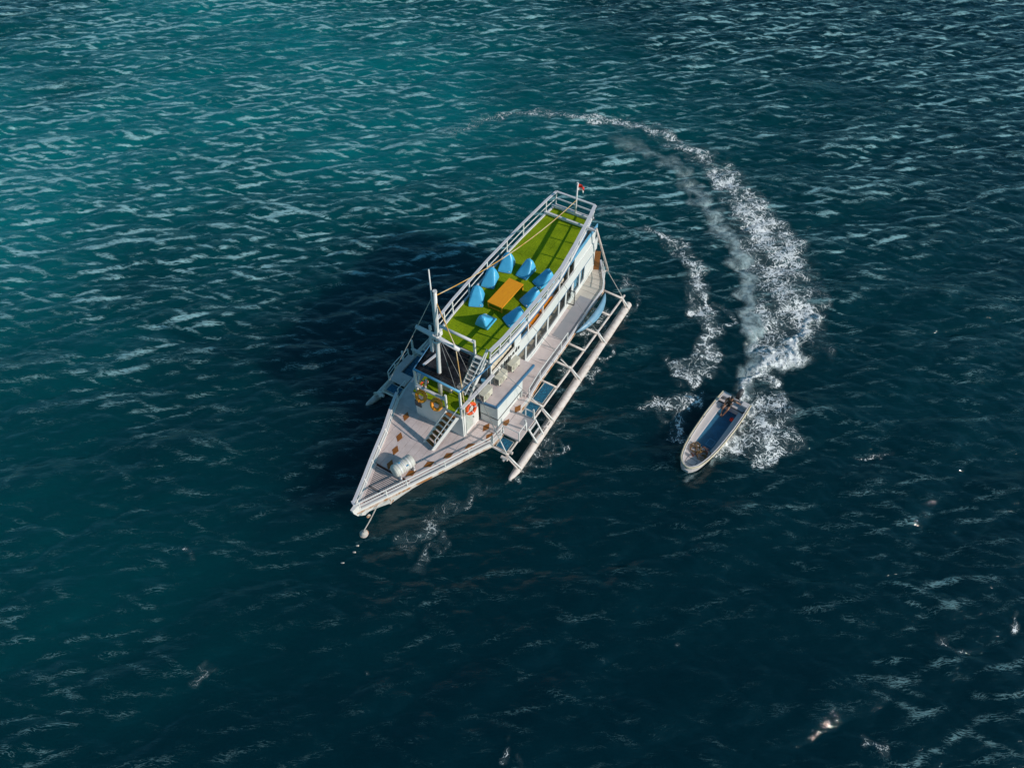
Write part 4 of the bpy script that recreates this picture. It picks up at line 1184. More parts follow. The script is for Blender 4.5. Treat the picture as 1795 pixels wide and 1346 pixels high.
MB().beam(P(12.4, -4.7, 1.2), P(12.4, -4.7, 2.5), 0.10, 0.10, up=(1, 0, 0)).build('boarding_post', M['white'], boat)
MB().beam(P(11.4, -4.72, 1.2), P(11.4, -4.72, 2.4), 0.10, 0.10, up=(1, 0, 0)).build('boarding_post', M['white'], boat)
# side-deck rails
rail_run([(12.95, 3.66), (14.5, 3.52), (17.3, 3.48), (18.2, 3.46)], 2.45, mid=False, name='side_rail')
rail_run([(23.7, 3.22), (24.6, 2.9), (25.6, 2.25)], 2.4, mid=True, name='side_rail')
MB().box(P(20.35, 2.78, 1.612), (4.3, 1.05, 0.012), math.radians(2.5)).build('deck_mat', M['mat_grey'], boat)

# ---- mast, yard and rigging
mast = MB().tube([P(8.93, 0.10, 3.8), P(8.95, 0.2, 6), P(8.97, 0.33, 8.8), P(9.0, 0.48, 12.0)], [0.13, 0.125, 0.115, 0.095], 14).build('mast', M['white'], boat, smooth=True)
MB().tube([P(9.0, 0.48, 12.0), P(9.0, 0.48, 12.06)], 0.115, 12).build('mast_cap', M['white'], mast)
MB().tube([P(9.0, 0.22, 8.6), P(9.02, 0.24, 13.3)], [0.05, 0.035], 8).build('antenna_pole', M['white'], boat, smooth=True)
MB().tube([P(8.93, -0.98, 8.86), P(8.9, 0.3, 8.82), P(8.78, 1.82, 8.78)], [0.12, 0.14, 0.11], 12).build('yard', M['rail'], boat, smooth=True)
hd = MB()
for q in ((8.9, 0.33, 8.55), (8.92, 0.33, 8.95)): hd.torus(P(*q), (0, 0, 1), 0.19, 0.05, 14, 6)
hd.build('mast_hoop', M['white'], boat, smooth=True)
MB().box(P(9.05, 0.45, 9.05), (0.25, 0.25, 0.3)).build('mast_lamp', M['white'], boat, bevel=0.05)
MB().box(P(8.9, -0.02, 9.3), (0.12, 0.14, 0.35)).build('mast_block', M['rail'], boat, bevel=0.03)
MB().beam(P(8.86, 0.02, 8.75), P(8.86, -0.0, 7.6), 0.16, 0.18, up=(1, 0, 0)).build('mast_cheek', M['rail'], boat)
MB().tube([P(8.77, 1.55, 8.86), P(8.77, 1.55, 9.05)], [0.08, 0.05], 8).build('yard_block', M['white'], boat)
def rope(name, a, b, r, m, sag=0.0, n=10):
    A = Vector(P(*a)); B = Vector(P(*b))
    pts = []
    for i in range(n + 1):
        t = i / n
        q = A.lerp(B, t); q.z -= sag * 4 * t * (1 - t)
        pts.append(q)
    return MB().tube(pts, r, 6).build(name, M[m], boat, smooth=True)
rope('backstay', (9.0, 0.5, 11.75), (24.9, 0.12, 7.2), 0.028, 'rope_y', 0.6)
rope('shroud', (9.0, 0.5, 11.3), (8.78, 1.6, 8.9), 0.026, 'rope_y')
rope('shroud', (8.78, 1.62, 8.75), (8.6, 2.0, 4.7), 0.03, 'rope_y')
rope('stay', (9.0, 0.25, 11.5), (8.92, -0.9, 8.9), 0.022, 'rope_w')
rope('stay', (8.92, -0.92, 8.86), (8.9, -4.45, 1.2), 0.024, 'rope_w')
rope('wire_stay', (8.95, 0.45, 8.7), (8.36, 1.7, 5.95), 0.014, 'wire')
rope('wire_stay', (8.98, 0.5, 8.7), (9.2, 1.9, 4.7), 0.014, 'wire')
rope('stay', (8.98, 0.55, 11.0), (8.9, 4.55, 1.3), 0.014, 'wire')
rope('turnbuckle', (8.93, 3.62, 3.45), (8.9, 4.55, 1.3), 0.034, 'white')
rope('stay', (10.9, 2.45, 6.0), (13.0, 4.62, 1.2), 0.014, 'wire')
rope('turnbuckle', (12.5, 4.1, 2.25), (13.0, 4.62, 1.2), 0.03, 'white')
rope('stay', (14.7, 2.5, 6.0), (16.6, 4.65, 1.2), 0.014, 'wire')
rope('turnbuckle', (16.1, 4.1, 2.3), (16.6, 4.65, 1.2), 0.03, 'white')
rope('stay', (18.8, 2.4, 6.0), (20.4, 4.62, 1.2), 0.014, 'wire')
rope('stay', (25.7, 2.6, 1.7), (24.2, 4.66, 1.2), 0.028, 'rope_w')
for u in (13.0, 16.6, 20.2):
    rope('stay', (u - 1.6, -1.75, 6.0), (u, -4.5, 1.2), 0.014, 'wire')
MB().torus(P(1.5, 0.3, 1.35), (0.3, 1, 0), 0.09, 0.04, 12, 6).build('bow_fairlead', M['rust'], boat)
an = MB()
an.tube([P(2.95, 0.60, 1.5), P(2.93, 0.70, 1.1)], 0.03, 8); an.tube([P(2.78, 0.76, 1.18), P(2.93, 0.72, 1.08), P(3.08, 0.78, 1.18)], 0.035, 8)
an.build('anchor', M['rust'], boat)

# painted name on the parapet
def text_mesh(body, size, thick, m, name, frame, extra=None):
    cu = bpy.data.curves.new(name, 'FONT'); cu.body = body; cu.size = size; cu.extrude = thick; cu.offset = 0.022; cu.space_character = 1.4
    tmp = bpy.data.objects.new(name + "_tmp", cu); COL.objects.link(tmp)
    dg = bpy.context.evaluated_depsgraph_get(); dg.update()
    me = bpy.data.meshes.new_from_object(tmp.evaluated_get(dg))
    bpy.data.objects.remove(tmp)
    me.name = name; me.materials.clear(); me.materials.append(M[m])
    o = bpy.data.objects.new(name, me); COL.objects.link(o); o.parent = boat
    o.matrix_local = frame
    return o
def on_band(u, z, yaw):
    return Matrix.Translation(P(u, CR(u) + 0.085, z)) @ Matrix.Rotation(yaw, 4, 'Z') @ Matrix.Rotation(math.radians(90), 4, 'X')
yaw = -math.atan2(CR(13.7) - CR(12), 1.7)
text_mesh("3", 0.56, 0.008, 'dark', 'boat_name', on_band(12.10, 4.06, yaw))
text_mesh("Islands", 0.43, 0.008, 'black', 'boat_name', on_band(12.52, 4.10, yaw))
# ------------------------------------------------------------------ things aboard
def rrect(x0, x1, hw, r, n=5):
    """rounded rectangle in plan"""
    out = []
    for cx, cy, a0 in ((x1 - r, hw - r, 0), (x0 + r, hw - r, 90), (x0 + r, -hw + r, 180), (x1 - r, -hw + r, 270)):
        for i in range(n):
            a = math.radians(a0 + 90 * i / (n - 1))
            out.append((cx + r * math.cos(a), cy + r * math.sin(a)))
    return out

def bean_bag_mesh(seed):
    r = random.Random(seed)
    w = r.uniform(0.94, 1.05); b = r.uniform(-0.05, 0.06)
    levels = [(0.005, 0.0, 1.00, .41 * w, .03), (0.05, -0.02, 1.05, .44 * w, .03), (.14, .04, 1.10, .44 * w, .05), (.30, .23, 1.12, .41 * w, .09), (.48, .43 + b, 1.12, .365 * w, .12),
              (.66, .60 + b, 1.10, .31 * w, .14), (.82, .73 + b, 1.06, .24, .13), (.92, .81, 1.01, .165, .09), (0.975, .86, .96, .085, .04)]
    rings = []
    for k, (z, x0, x1, hw, rad) in enumerate(levels):
        ring = []
        for i, (x, y) in enumerate(rrect(x0 - 0.55, x1 - 0.55, hw, rad)):
            j = 0.016 if 0 < k < 7 else 0.004
            ring.append((x + r.uniform(-j, j), y + r.uniform(-j, j), z * 0.90 + (r.uniform(-.012, .012) if k else 0)))
        rings.append(ring)
    mb = MB().loft(rings)
    return mb
bags = [  # front edge ends (u, v) left and right as seen facing the bag
    ((17.49, -1.34), (17.73, -.52), 1, "blue bean bag by the left rail furthest toward the stern"),
    ((15.80, -1.53), (16.03, -.66), 1, "blue bean bag in the middle of the three along the left rail"),
    ((13.97, -1.20), (14.36, -.42), 1, "blue bean bag by the left rail closest to the mast"),
    ((17.76, -.18), (17.72, .61), 1, "blue bean bag facing the stern end of the orange table"),
    ((17.75, 1.05), (17.46, 1.75), 1, "blue bean bag by the right rail furthest toward the stern"),
    ((15.95, 1.20), (15.67, 1.85), 1, "blue bean bag by the right rail in the middle of its row of three"),
    ((14.15, 1.14), (13.76, 1.80), 1, "blue bean bag by the right rail nearest the roof ladder"),
    ((13.86, .82), (13.85, .03), 1, "blue bean bag turned with its back to the mast, facing the table's bow end"),
]
for i, (a, b, s, lab) in enumerate(bags):
    e = Vector((b[0] - a[0], b[1] - a[1])).normalized()
    back = Vector((e.y, -e.x))
    c = Vector(((a[0] + b[0]) / 2, (a[1] + b[1]) / 2)) + back * 0.50
    yaw = math.atan2(back.y, back.x)
    root = empty('bean_bag', at_boat(c.x, c.y, 6.0, yaw), lab, 'bean bag', 'bean bags round the orange table')
    sh = bean_bag_mesh(40 + i).build('cover', M['bean'], root, smooth=True, sub=1)
    MB().tube([(-0.55, -0.40, 0.05), (-0.56, 0, 0.045), (-0.55, 0.40, 0.05)], 0.018, 6).build('piping', M['blue_pale'], root)
    MB().tube([(0.40, -0.05, 0.86), (0.42, 0, 0.93), (0.40, 0.05, 0.86)], 0.014, 6).build('handle', M['blue_pale'], root)
    MB().box((-0.50, -0.30, 0.135), (0.07, 0.09, 0.012)).build('care_tag', M['white'], root)

# orange table
t = empty('low_table', at_boat(15.7, 0.33, 6.0, math.radians(1.0)), "low orange wooden table on the green roof deck between the blue bean bags", 'table')
MB().box((0, 0, 0.435), (2.42, 1.04, 0.04)).build('tabletop', M['table'], t, bevel=0.01)
for y in (-0.47, 0.47):
    MB().box((0, y, 0.36), (2.26, 0.03, 0.10)).build('apron', M['table'], t)
for x in (-1.15, 1.15):
    MB().box((x, 0, 0.37), (0.03, 0.90, 0.08)).build('apron', M['table'], t)
    MB().box((x, 0, 0.05), (0.05, 0.86, 0.05)).build('stretcher', M['table'], t)
    for y in (-0.47, 0.47):
        MB().box((x, y, 0.205), (0.07, 0.07, 0.41)).build('leg', M['table'], t)

# life rings
def life_ring(u, v, z, ax, m, R, r, label, group=None):
    o = empty('life_ring', at_boat(u, v, z), label, 'life ring', group)
    a = Vector((ax[0], -ax[1], ax[2]))
    mb = MB().torus((0, 0, 0), a, R, r, 32, 12)
    mb.build('ring', M[m], o, smooth=True)
    a.normalize(); b = a.orthogonal().normalized(); c = a.cross(b)
    for k in range(4):
        t0 = math.pi / 2 * k + math.pi / 4
        e = b * math.cos(t0) + c * math.sin(t0)
        tn = a.cross(e)
        pts = []
        for i in range(13):
            p = 2 * math.pi * i / 12
            pts.append(e * (R + (r + 0.006) * math.cos(p)) + a * ((r + 0.006) * math.sin(p)))
        MB().tube(pts, 0.022, 5, caps=False).build('band', M['rail'] if m == 'ring_o' else M[m], o)
    g = [ (b * math.cos(q) + c * math.sin(q)) * (R + r * (1.02 + 0.12 * abs(math.sin(2 * (q - math.pi / 4))))) for q in [2 * math.pi * i / 32 for i in range(33)]]
    MB().tube(g, 0.014, 5, caps=False).build('grab_line', M['rope_y'], o)
    return o
life_ring(8.14, -0.68, 4.02, (-0.80, 0.05, 0.55), 'ring_y', 0.285, 0.10, "yellow life ring on the bridge front rail, left of the other yellow one", 'yellow life rings on the bridge front rail')
life_ring(8.12, 0.40, 3.99, (-0.78, 0.10, 0.60), 'ring_y', 0.285, 0.10, "yellow life ring hung beside the head of the foredeck stairs", 'yellow life rings on the bridge front rail')
life_ring(8.93, 2.20, 3.95, (-0.18, 0.80, 0.25), 'ring_o', 0.30, 0.10, "bright orange life ring hung on the side rail above the cabin door")
life_ring(8.75, -0.88, 4.35, (-0.3, 0.95, 0.1), 'ring_o', 0.22, 0.07, "small orange red ring tucked behind the bridge strut at the left corner")

# life raft in its canister
raft = empty('life_raft', at_boat(4.72, 0.32, 1.60, math.radians(17)), "ribbed white life raft canister lying on its cradle on the foredeck", 'life raft')
prof = []
for i in range(61):
    x = -0.69 + 1.38 * i / 60
    e = abs(x) / 0.69
    r = 0.375 * (1 if e < 0.80 else math.sqrt(max(0.0, 1 - ((e - 0.80) / 0.235) ** 2)))
    r += 0.018 * (1 if (i // 4) % 2 == 0 and e < 0.86 else 0)
    prof.append((x, r))
MB().tube([(x, 0, 0.52) for x, r in prof], [r for x, r in prof], 28).build('canister', M['raft'], raft, smooth=False)
for x in (-0.28, 0.0, 0.30):
    MB().tube([(x - 0.025, 0, 0.52), (x + 0.025, 0, 0.52)], 0.398, 28).build('strap', M['rail'], raft)
for x in (-0.45, 0.45):
    MB().prism([(x - .05, -.42), (x + .05, -.42), (x + .05, .42), (x - .05, .42)], 0.0, 0.17).build('cradle', M['rail'], raft)
    for y in (-.40, .40): MB().box((x, y, 0.24), (0.06, 0.06, 0.45)).build('cradle_post', M['rail'], raft)
for y, z in ((-0.26, 0.80), (0.1, 0.905)):
    MB().box((0.12 if y < 0 else -0.15, y - .06, z), (0.14, 0.10, 0.012)).build('label_plate', M['blue_pale'], raft)

# air conditioning units on the annex roof
for (u, v, yw, lab) in [(10.16, 2.42, 3, "cream air conditioner on the annex roof closest to the orange life ring"),
                        (11.62, 2.52, 4, "cream air conditioner in the middle of the three on the annex roof"),
                        (12.88, 2.62, 4, "cream air conditioner on the annex roof beside the painted boat name")]:
    a = empty('air_conditioner', at_boat(u, v, 3.78, math.radians(yw)), lab, 'air conditioner', 'outdoor units on the annex roof')
    MB().box((0, 0, 0.35), (0.84, 0.33, 0.56)).build('casing', M['ac'], a, bevel=0.015)
    MB().box((0, 0, 0.637), (0.88, 0.37, 0.025)).build('top_cover', M['ac'], a)
    MB().tube([(-0.12, -0.168, 0.35), (-0.12, -0.182, 0.35)], 0.225, 24).build('fan', M['ac_dark'], a)
    g = MB()
    for R in (0.07, 0.13, 0.19, 0.235): g.torus((-0.12, -0.19, 0.35), (0, 1, 0), R, 0.008, 24, 4)
    for k in range(6):
        t0 = math.pi * k / 6
        g.tube([(-0.12 - .23 * math.cos(t0), -0.19, 0.35 - .23 * math.sin(t0)), (-0.12 + .23 * math.cos(t0), -0.19, 0.35 + .23 * math.sin(t0))], 0.006, 4)
    g.build('fan_guard', M['ac'], a)
    s = MB()
    for k in range(6): s.box((-0.425, -0.10 + 0.04 * k, 0.33), (0.012, 0.02, 0.42))
    s.build('side_grille', M['dark'], a)
    for x in (-0.3, 0.3): MB().box((x, 0, 0.035), (0.06, 0.36, 0.07)).build('foot', M['dark'], a)
    MB().tube([(0.3, 0.16, 0.2), (0.42, 0.3, 0.1), (0.45, 0.5, 0.05)], 0.025, 6).build('pipe', M['white'], a)

# pale blue kayak on its side along the outrigger booms
ky = empty('kayak', at_boat(21.35, 3.86, 1.33, math.radians(-0.5)), "pale blue kayak lying on its side under the deck edge on the outrigger booms", 'kayak')
rings = []
for i in range(25):
    t = -1 + 2 * i / 24
    w = max(0.03, (1 - abs(t) ** 2.2) ** 0.8)
    dp = 0.30 * w; hh = 0.31 * w + 0.015
    bend = 0.34 * (1 - t * t) - 0.30
    ring = []
    for k in range(16):
        a = 2 * math.pi * k / 16
        rib = 1.0 + (0.07 if k % 4 == 0 else 0.0)
        ring.append((2.22 * t, -(bend + dp * math.cos(a) * rib * (1.0 if math.cos(a) > 0 else 0.35)), 0.33 + hh * math.sin(a) * rib))
    rings.append(ring)
M['kayak'] = paint('kayak_blue', (0.20, 0.36, 0.48), (0.13, 0.27, 0.39), 2.0, 0.4)
MB().loft(rings).build('hull', M['kayak'], ky, smooth=True)
for k, zz in ((0, 0.33), (1, 0.47), (2, 0.19)):
    MB().tube([(2.15 * t * (0.98 - .06 * k), -(0.34 * (1 - t * t) - 0.30 + (0.315 - 0.035 * (k > 0)) * max(0.03, (1 - abs(t) ** 2.2) ** 0.8)), 0.33 + (zz - .33) * max(0.05, (1 - abs(t) ** 2.2) ** 0.8)) for t in np.linspace(-1, 1, 21)], 0.016, 5).build('keel_strip', M['blue_pale'], ky)
MB().box((0, 0.02, 0.33), (1.0, 0.05, 0.34)).build('cockpit_rim', M['dark'], ky)
for x in (-2.2, 2.2): MB().torus((x, 0.28, 0.34), (0, 0, 1), 0.05, 0.012, 12, 6).build('grab_handle', M['black'], ky)

# orange cushions on the upper bench
for (u0, u1, lab) in ((15.5, 16.95, "long orange cushion on the upper bench, nearest the bow"), (17.2, 18.75, "long orange cushion on the upper bench, nearest the stern")):
    um = (u0 + u1) / 2
    c = empty('cushion', at_boat(um, CR(um) - 0.36, 4.30, math.atan2(CR(u1) - CR(u0), u1 - u0)), lab, 'cushion', 'orange cushions behind the parapet')
    MB().box((0, 0, 0.08), (u1 - u0, 0.56, 0.15)).build('pad', M['orange'], c, bevel=0.05)
    MB().box((0, 0.30, 0.32), (u1 - u0, 0.12, 0.42)).build('back_pad', M['orange'], c, bevel=0.05)
pf = empty('pouf', at_boat(20.3, 1.35, 3.78), "round tan seat behind the upper parapet aft of the orange cushions", 'seat')
MB().tube([(0, 0, 0.0), (0, 0, 0.08), (0, 0, 0.55), (0, 0, 0.75), (0, 0, 0.82)], [0.40, 0.46, 0.50, 0.44, 0.30], 22).build('body', M['curtain'], pf, smooth=True)
MB().torus((0, 0, 0.62), (0, 0, 1), 0.47, 0.025, 22, 6).build('piping', M['tan'], pf)

# white armchairs behind the saloon windows
def armchair(u, v, yaw, lab):
    c = empty('armchair', at_boat(u, v, 1.63, yaw), lab, 'chair', 'white armchairs in the saloon')
    MB().box((0, 0, 0.42), (0.52, 0.52, 0.10)).build('seat', M['white'], c, bevel=0.03)
    MB().box((0.27, 0, 0.72), (0.08, 0.52, 0.58)).build('backrest', M['white'], c, bevel=0.03)
    for y in (-0.27, 0.27): MB().box((0, y, 0.60), (0.50, 0.06, 0.06)).build('armrest', M['tan'], c)
    for x in (-0.22, 0.22):
        for y in (-0.22, 0.22): MB().box((x, y, 0.185), (0.05, 0.05, 0.37)).build('leg', M['tan'], c)
for u, yw, lab in ((14.5, 30, "white armchair behind the saloon window closest to the bow"), (15.9, 20, "white armchair behind the second saloon window from the bow"),
                   (17.4, 200, "white armchair behind the third saloon window from the bow"), (18.9, 170, "white armchair behind the fourth saloon window from the bow")):
    armchair(u, 1.22, math.radians(yw), lab)

# stern ensign
fl = empty('flag', at_boat(24.92, 0.12, 7.95), "small red and white flag drooping at the top of the stern pole", 'flag')
def cloth(z0, z1):
    vs = []; n = 12
    for i in range(n + 1):
        t = i / n
        for z in (z0, z1):
            d = 0.05 + 0.52 * t
            vs.append((0.30 * t + 0.10 * math.sin(5 * t + z * 2), -0.06 - d * 0.62 + 0.06 * math.cos(7 * t), z - 0.22 * t * t))
    fs = [(2 * i, 2 * i + 2, 2 * i + 3, 2 * i + 1) for i in range(n)]
    return MB().add(vs, fs)
for nm, z0, z1, m in (('red_band', 0.20, 0.46, 'red'), ('white_band', 0.0, 0.198, 'white')):
    o = cloth(z0, z1).build(nm, M[m], fl, smooth=True)
    md = o.modifiers.new('thick', 'SOLIDIFY'); md.thickness = 0.008

# scuba cylinders and a brown plank door on the stern deck
MB().box(P(25.42, 1.82, 2.45), (0.06, 0.5, 1.65), math.radians(25)).build('aft_door', M['brown'], boat)
tc = [(25.80, 1.62, 'ring_y', "yellow dive cylinder on the stern deck closest to the brown door"), (26.0, 1.40, 'ac', "cream dive cylinder on the stern deck just aft of the one by the brown door"),
      (26.12, 1.12, 'ring_y', "yellow dive cylinder standing furthest aft among the gear on the stern deck"), (26.2, 0.82, 'ac', "cream dive cylinder in the far corner of the gear heaped on the stern deck"),
      (25.85, 1.22, 'ring_y', "yellow dive cylinder in the middle of the gear heaped on the stern deck"), (25.95, 0.92, 'ac', "cream dive cylinder against the cabin's aft wall behind the stern gear")]
for i, (u, v, m, lab) in enumerate(tc):
    o = empty('scuba_cylinder', at_boat(u, v, 1.60, i * 0.9), lab, 'dive cylinder', 'dive cylinders heaped at the stern')
    MB().tube([(0, 0, 0.0), (0, 0, 0.02), (0, 0, 0.58), (0, 0, 0.66), (0, 0, 0.70)], [0.07, 0.095, 0.095, 0.06, 0.025], 14).build('cylinder', M[m], o, smooth=True)
    MB().tube([(0, 0, 0.70), (0, 0, 0.78)], 0.03, 8).build('valve', M['wire'], o)
    MB().loft([[(0.12 * math.cos(a) * s, 0.17 * math.sin(a) * s + 0.02, z) for a in [2 * math.pi * k / 10 for k in range(10)]] for z, s in ((0.12, 0.85), (0.2, 1.1), (0.42, 1.15), (0.55, 0.9))]).build('vest', M['black'], o, smooth=True)
bk = empty('bucket', at_boat(10.95, 1.75, 3.80), "small blue bucket on the bridge floor behind the middle air conditioner", 'bucket')
MB().tube([(0, 0, 0), (0, 0, 0.30)], [0.12, 0.16], 14).build('pail', M['blue_pale'], bk)
MB().torus((0, 0, 0.30), (0, 0, 1), 0.16, 0.015, 14, 6).build('rim', M['blue_trim'], bk)

# ------------------------------------------------------------------ mooring buoy and line
def sea_z(x, y):
    _, _, z = sea_disp(np.array([x]), np.array([y]))
    return float(z[0])
bx, by = -8.21, 18.77
bz = sea_z(bx, by)
buoy = empty('mooring_buoy', Matrix.Translation((bx, by, bz)), "small weathered mooring buoy floating ahead of the pointed bow", 'buoy')
prof = [(-0.20, 0.05), (-0.15, 0.17), (-0.02, 0.235), (0.10, 0.22), (0.19, 0.12), (0.23, 0.06)]
MB().tube([(0, 0, z) for z, r in prof], [r for z, r in prof], 16).build('float', M['rope_w'], buoy, smooth=True)
MB().torus((0, 0, 0.27), (0.6, 0.8, 0), 0.05, 0.018, 12, 6).build('ring', M['wire'], buoy, smooth=True)
MB().torus((0, 0, 0.03), (0, 0, 1), 0.24, 0.03, 16, 6).build('collar', M['rust'], buoy, smooth=True)
a = BOAT @ Vector(P(2.42, 0.22, 1.28)); b = Vector((bx, by, bz + 0.28))
pts = []
for i in range(13):
    t = i / 12; q = a.lerp(b, t); q.z -= 0.10 * 4 * t * (1 - t); pts.append(q)
ml = MB().tube(pts, 0.035, 8).build('mooring_line', M['rope_w'], None, smooth=True)
tag(ml, "pale taut rope from the bow down to the mooring buoy", 'rope')
for (x, y, r, lab) in ((-8.50, 18.10, 0.055, "tiny float just past the mooring buoy on the trailing line"), (-8.64, 17.74, 0.05, "tiny float in the middle of the trailing line of floats"), (-9.15, 17.07, 0.04, "tiny float at the far end of the trailing line")):
    z = sea_z(x, y)
    f = empty('line_float', Matrix.Translation((x, y, z)), lab, 'float', 'small floats trailing from the buoy')
    MB().tube([(-.09, 0, 0), (-.07, 0, 0), (.07, 0, 0), (.09, 0, 0)], [.02, r, r, .02], 10).build('float', M['rope_w'], f, smooth=True)
    MB().tube([(-.09, 0, 0.0), (-.16, 0.02, -0.02)], .015, 5).build('cord', M['rope_w'], f)

# ------------------------------------------------------------------ the small motorboat
PHI2 = math.radians(52.3)
SKIFF = Matrix.Translation((10.04, 22.54, 0.02)) @ Matrix.Rotation(PHI2, 4, 'Z') @ Matrix.Rotation(math.radians(1.0), 4, 'Y')
def at_skiff(u, v, z, yaw=0.0): return SKIFF @ Matrix.Translation(P(u, v, z)) @ Matrix.Rotation(-yaw, 4, 'Z')
M['gel'] = paint('gelcoat', (0.66, 0.60, 0.585), (0.56, 0.50, 0.49), 2.2, 0.45, lo=0.4, hi=0.8)
M['gel_hull'] = paint('gelcoat_hull', (0.74, 0.70, 0.63), (0.58, 0.50, 0.40), 1.8, 0.4, lo=0.45, hi=0.85)
M['fender'] = paint('fender_cream', (0.72, 0.62, 0.45), (0.50, 0.36, 0.20), 3.0, 0.5, lo=0.4, hi=0.8)
M['skiff_floor'] = paint('blue_floor', (0.010, 0.085, 0.16), (0.022, 0.155, 0.27), 3.0, 0.6, lo=0.3, hi=0.7, bump=0.4, bscale=14)
skiff = empty('motorboat', SKIFF, "small white open motorboat with a blue floor curving past the tour boat", 'boat')
HW = interp([(0, 0.03), (0.06, .18), (0.2, 0.35), (.5, .56), (0.9, .68), (1.4, .79), (2.3, .90), (3.2, .955), (4.4, 1.0), (5.6, 0.99), (6.75, .93)])
GZ = interp([(0, 0.92), (1.5, 0.80), (3.5, 0.70), (6.75, 0.66)])
SU = [0.0, 0.06, 0.2, .5, .9, 1.4, 2.3, 3.2, 4.4, 5.6, 6.72]
rings = []
for u in SU:
    h = HW(u); g = GZ(u); kz = -0.32 + 0.62 * max(0, 1 - u / 1.6) ** 2
    cz = 0.12 + 0.42 * max(0, 1 - u / 2.2) ** 1.5
    a = [(h, g), (h * 0.97, g - 0.18), (h * 0.86, cz), (0.0, kz)]
    rings.append([P(u + 0.28 * (1 - (z - kz) / (g - kz)) * max(0, 1 - u / 2.0), v, z) for v, z in a] + [P(u + 0.28 * (1 - (z - kz) / (g - kz)) * max(0, 1 - u / 2.0), -v, z) for v, z in reversed(a[:-1])])
hull = MB().loft(rings, caps=False, closed=False)
nr = len(rings[0]); hull.f.append(tuple((len(rings) - 1) * nr + k for k in range(nr))); hull.mi.append(0)
hull.build('hull', M['gel_hull'], skiff, smooth=False)
def gun(dv, dz, s, u1=6.72): return [P(u, s * max(0.0, HW(u) + dv), GZ(u) + dz) for u in SU if u <= u1]
MB().tube(gun(0.02, 0, 1)[::-1] + gun(0.02, 0, -1)[1:], 0.055, 8).build('fender', M['fender'], skiff, smooth=True)
MB().tube(gun(-0.08, 0.01, 1)[1:][::-1] + gun(-0.08, 0.01, -1)[1:], 0.04, 8).build('gunwale', M['gel'], skiff, smooth=True)
# moulded interior: side benches, foredeck, well, stern deck
def ring_strip(u0, u1, v_in, s, z0, z1, name='side_bench'):
    us = np.linspace(u0, u1, 9)
    poly = [(u, -s * (HW(u) - 0.05)) for u in us] + [(u, -s * v_in(u)) for u in reversed(us)]
    return MB().prism(poly, z0, z1).build(name, M['gel'], skiff)
WI = lambda u: 0.56 if u > 2.6 else 0.56 - 0.12 * (2.6 - u)
for s in (1, -1):
    ring_strip(2.15, 5.95, WI, s, 0.0, 0.44)
us = [0.12, 0.3, 0.6, 1.0, 1.6, 2.15]
fd = [(u, -(HW(u) - 0.05)) for u in us] + [(u, (HW(u) - 0.05)) for u in reversed(us)]
MB().prism(fd, 0.30, 0.47).build('foredeck', M['gel'], skiff)
hh = MB()
for p, q in (((0.62, -0.32), (1.05, -0.32)), ((0.62, 0.30), (1.05, 0.30)), ((0.62, -0.32), (0.62, 0.30)), ((1.05, -0.32), (1.05, 0.30))):
    hh.beam(P(*p, 0.473), P(*q, 0.473), 0.02, 0.012)
hh.build('locker_hatch', M['dark'], skiff)
MB().prism([(2.05, 0.62), (5.98, 0.62), (5.98, -0.62), (2.05, -0.62)], 0.02, 0.12).build('floor', M['skiff_floor'], skiff)
hb = MB()
for p, q in (((2.75, .02), (3.3, .02)), ((2.75, .40), (3.3, .40)), ((2.75, .02), (2.75, .40)), ((3.3, .02), (3.3, .40))): hb.beam(P(*p, 0.125), P(*q, 0.125), 0.02, 0.012)
hb.build('floor_hatch', M['blue_pale'], skiff)
MB().prism([(5.95, HW(5.95) - 0.05), (6.70, HW(6.7) - 0.05), (6.70, -(HW(6.7) - 0.05)), (5.95, -(HW(5.95) - 0.05))], 0.05, 0.46).build('stern_deck', M['gel'], skiff)
MB().prism([(5.97, .86), (6.06, .86), (6.06, -.86), (5.97, -.86)], 0.462, 0.50).build('deck_seam', M['dark'], skiff)
for v0, v1 in ((-0.90, -0.36), (0.42, 0.90)):
    MB().prism([(6.36, -v0), (6.76, -v0), (6.76, -v1), (6.36, -v1)], 0.46, 0.70).build('quarter_block', M['gel'], skiff, bevel=0.03)
MB().prism([(6.62, 0.36), (6.74, 0.36), (6.74, -0.42), (6.62, -0.42)], 0.40, 0.62).build('transom', M['gel'], skiff)
for u, s in ((2.0, -1), (4.1, -1), (5.9, 1), (1.7, 1)):
    MB().beam(P(u - .07, s * (HW(u) - .08), GZ(u) + .06), P(u + .07, s * (HW(u) - .08), GZ(u) + .06), 0.03, 0.03).build('cleat', M['wire'], skiff)
MB().torus(P(0.28, 0.0, 0.50), (0, 0, 1), 0.05, 0.02, 10, 6).build('bow_eye', M['dark'], skiff)
MB().tube([P(6.3, -0.72, 0.46), P(6.3, -0.72, 0.62), P(6.42, -0.66, 0.66), P(6.5, -0.6, 0.46)], 0.025, 6).build('grab_bar', M['dark'], skiff)
MB().beam(P(6.0, 0.78, 0.55), P(6.0, 0.92, 0.60), 0.14, 0.08).build('strap', M['black'], skiff)
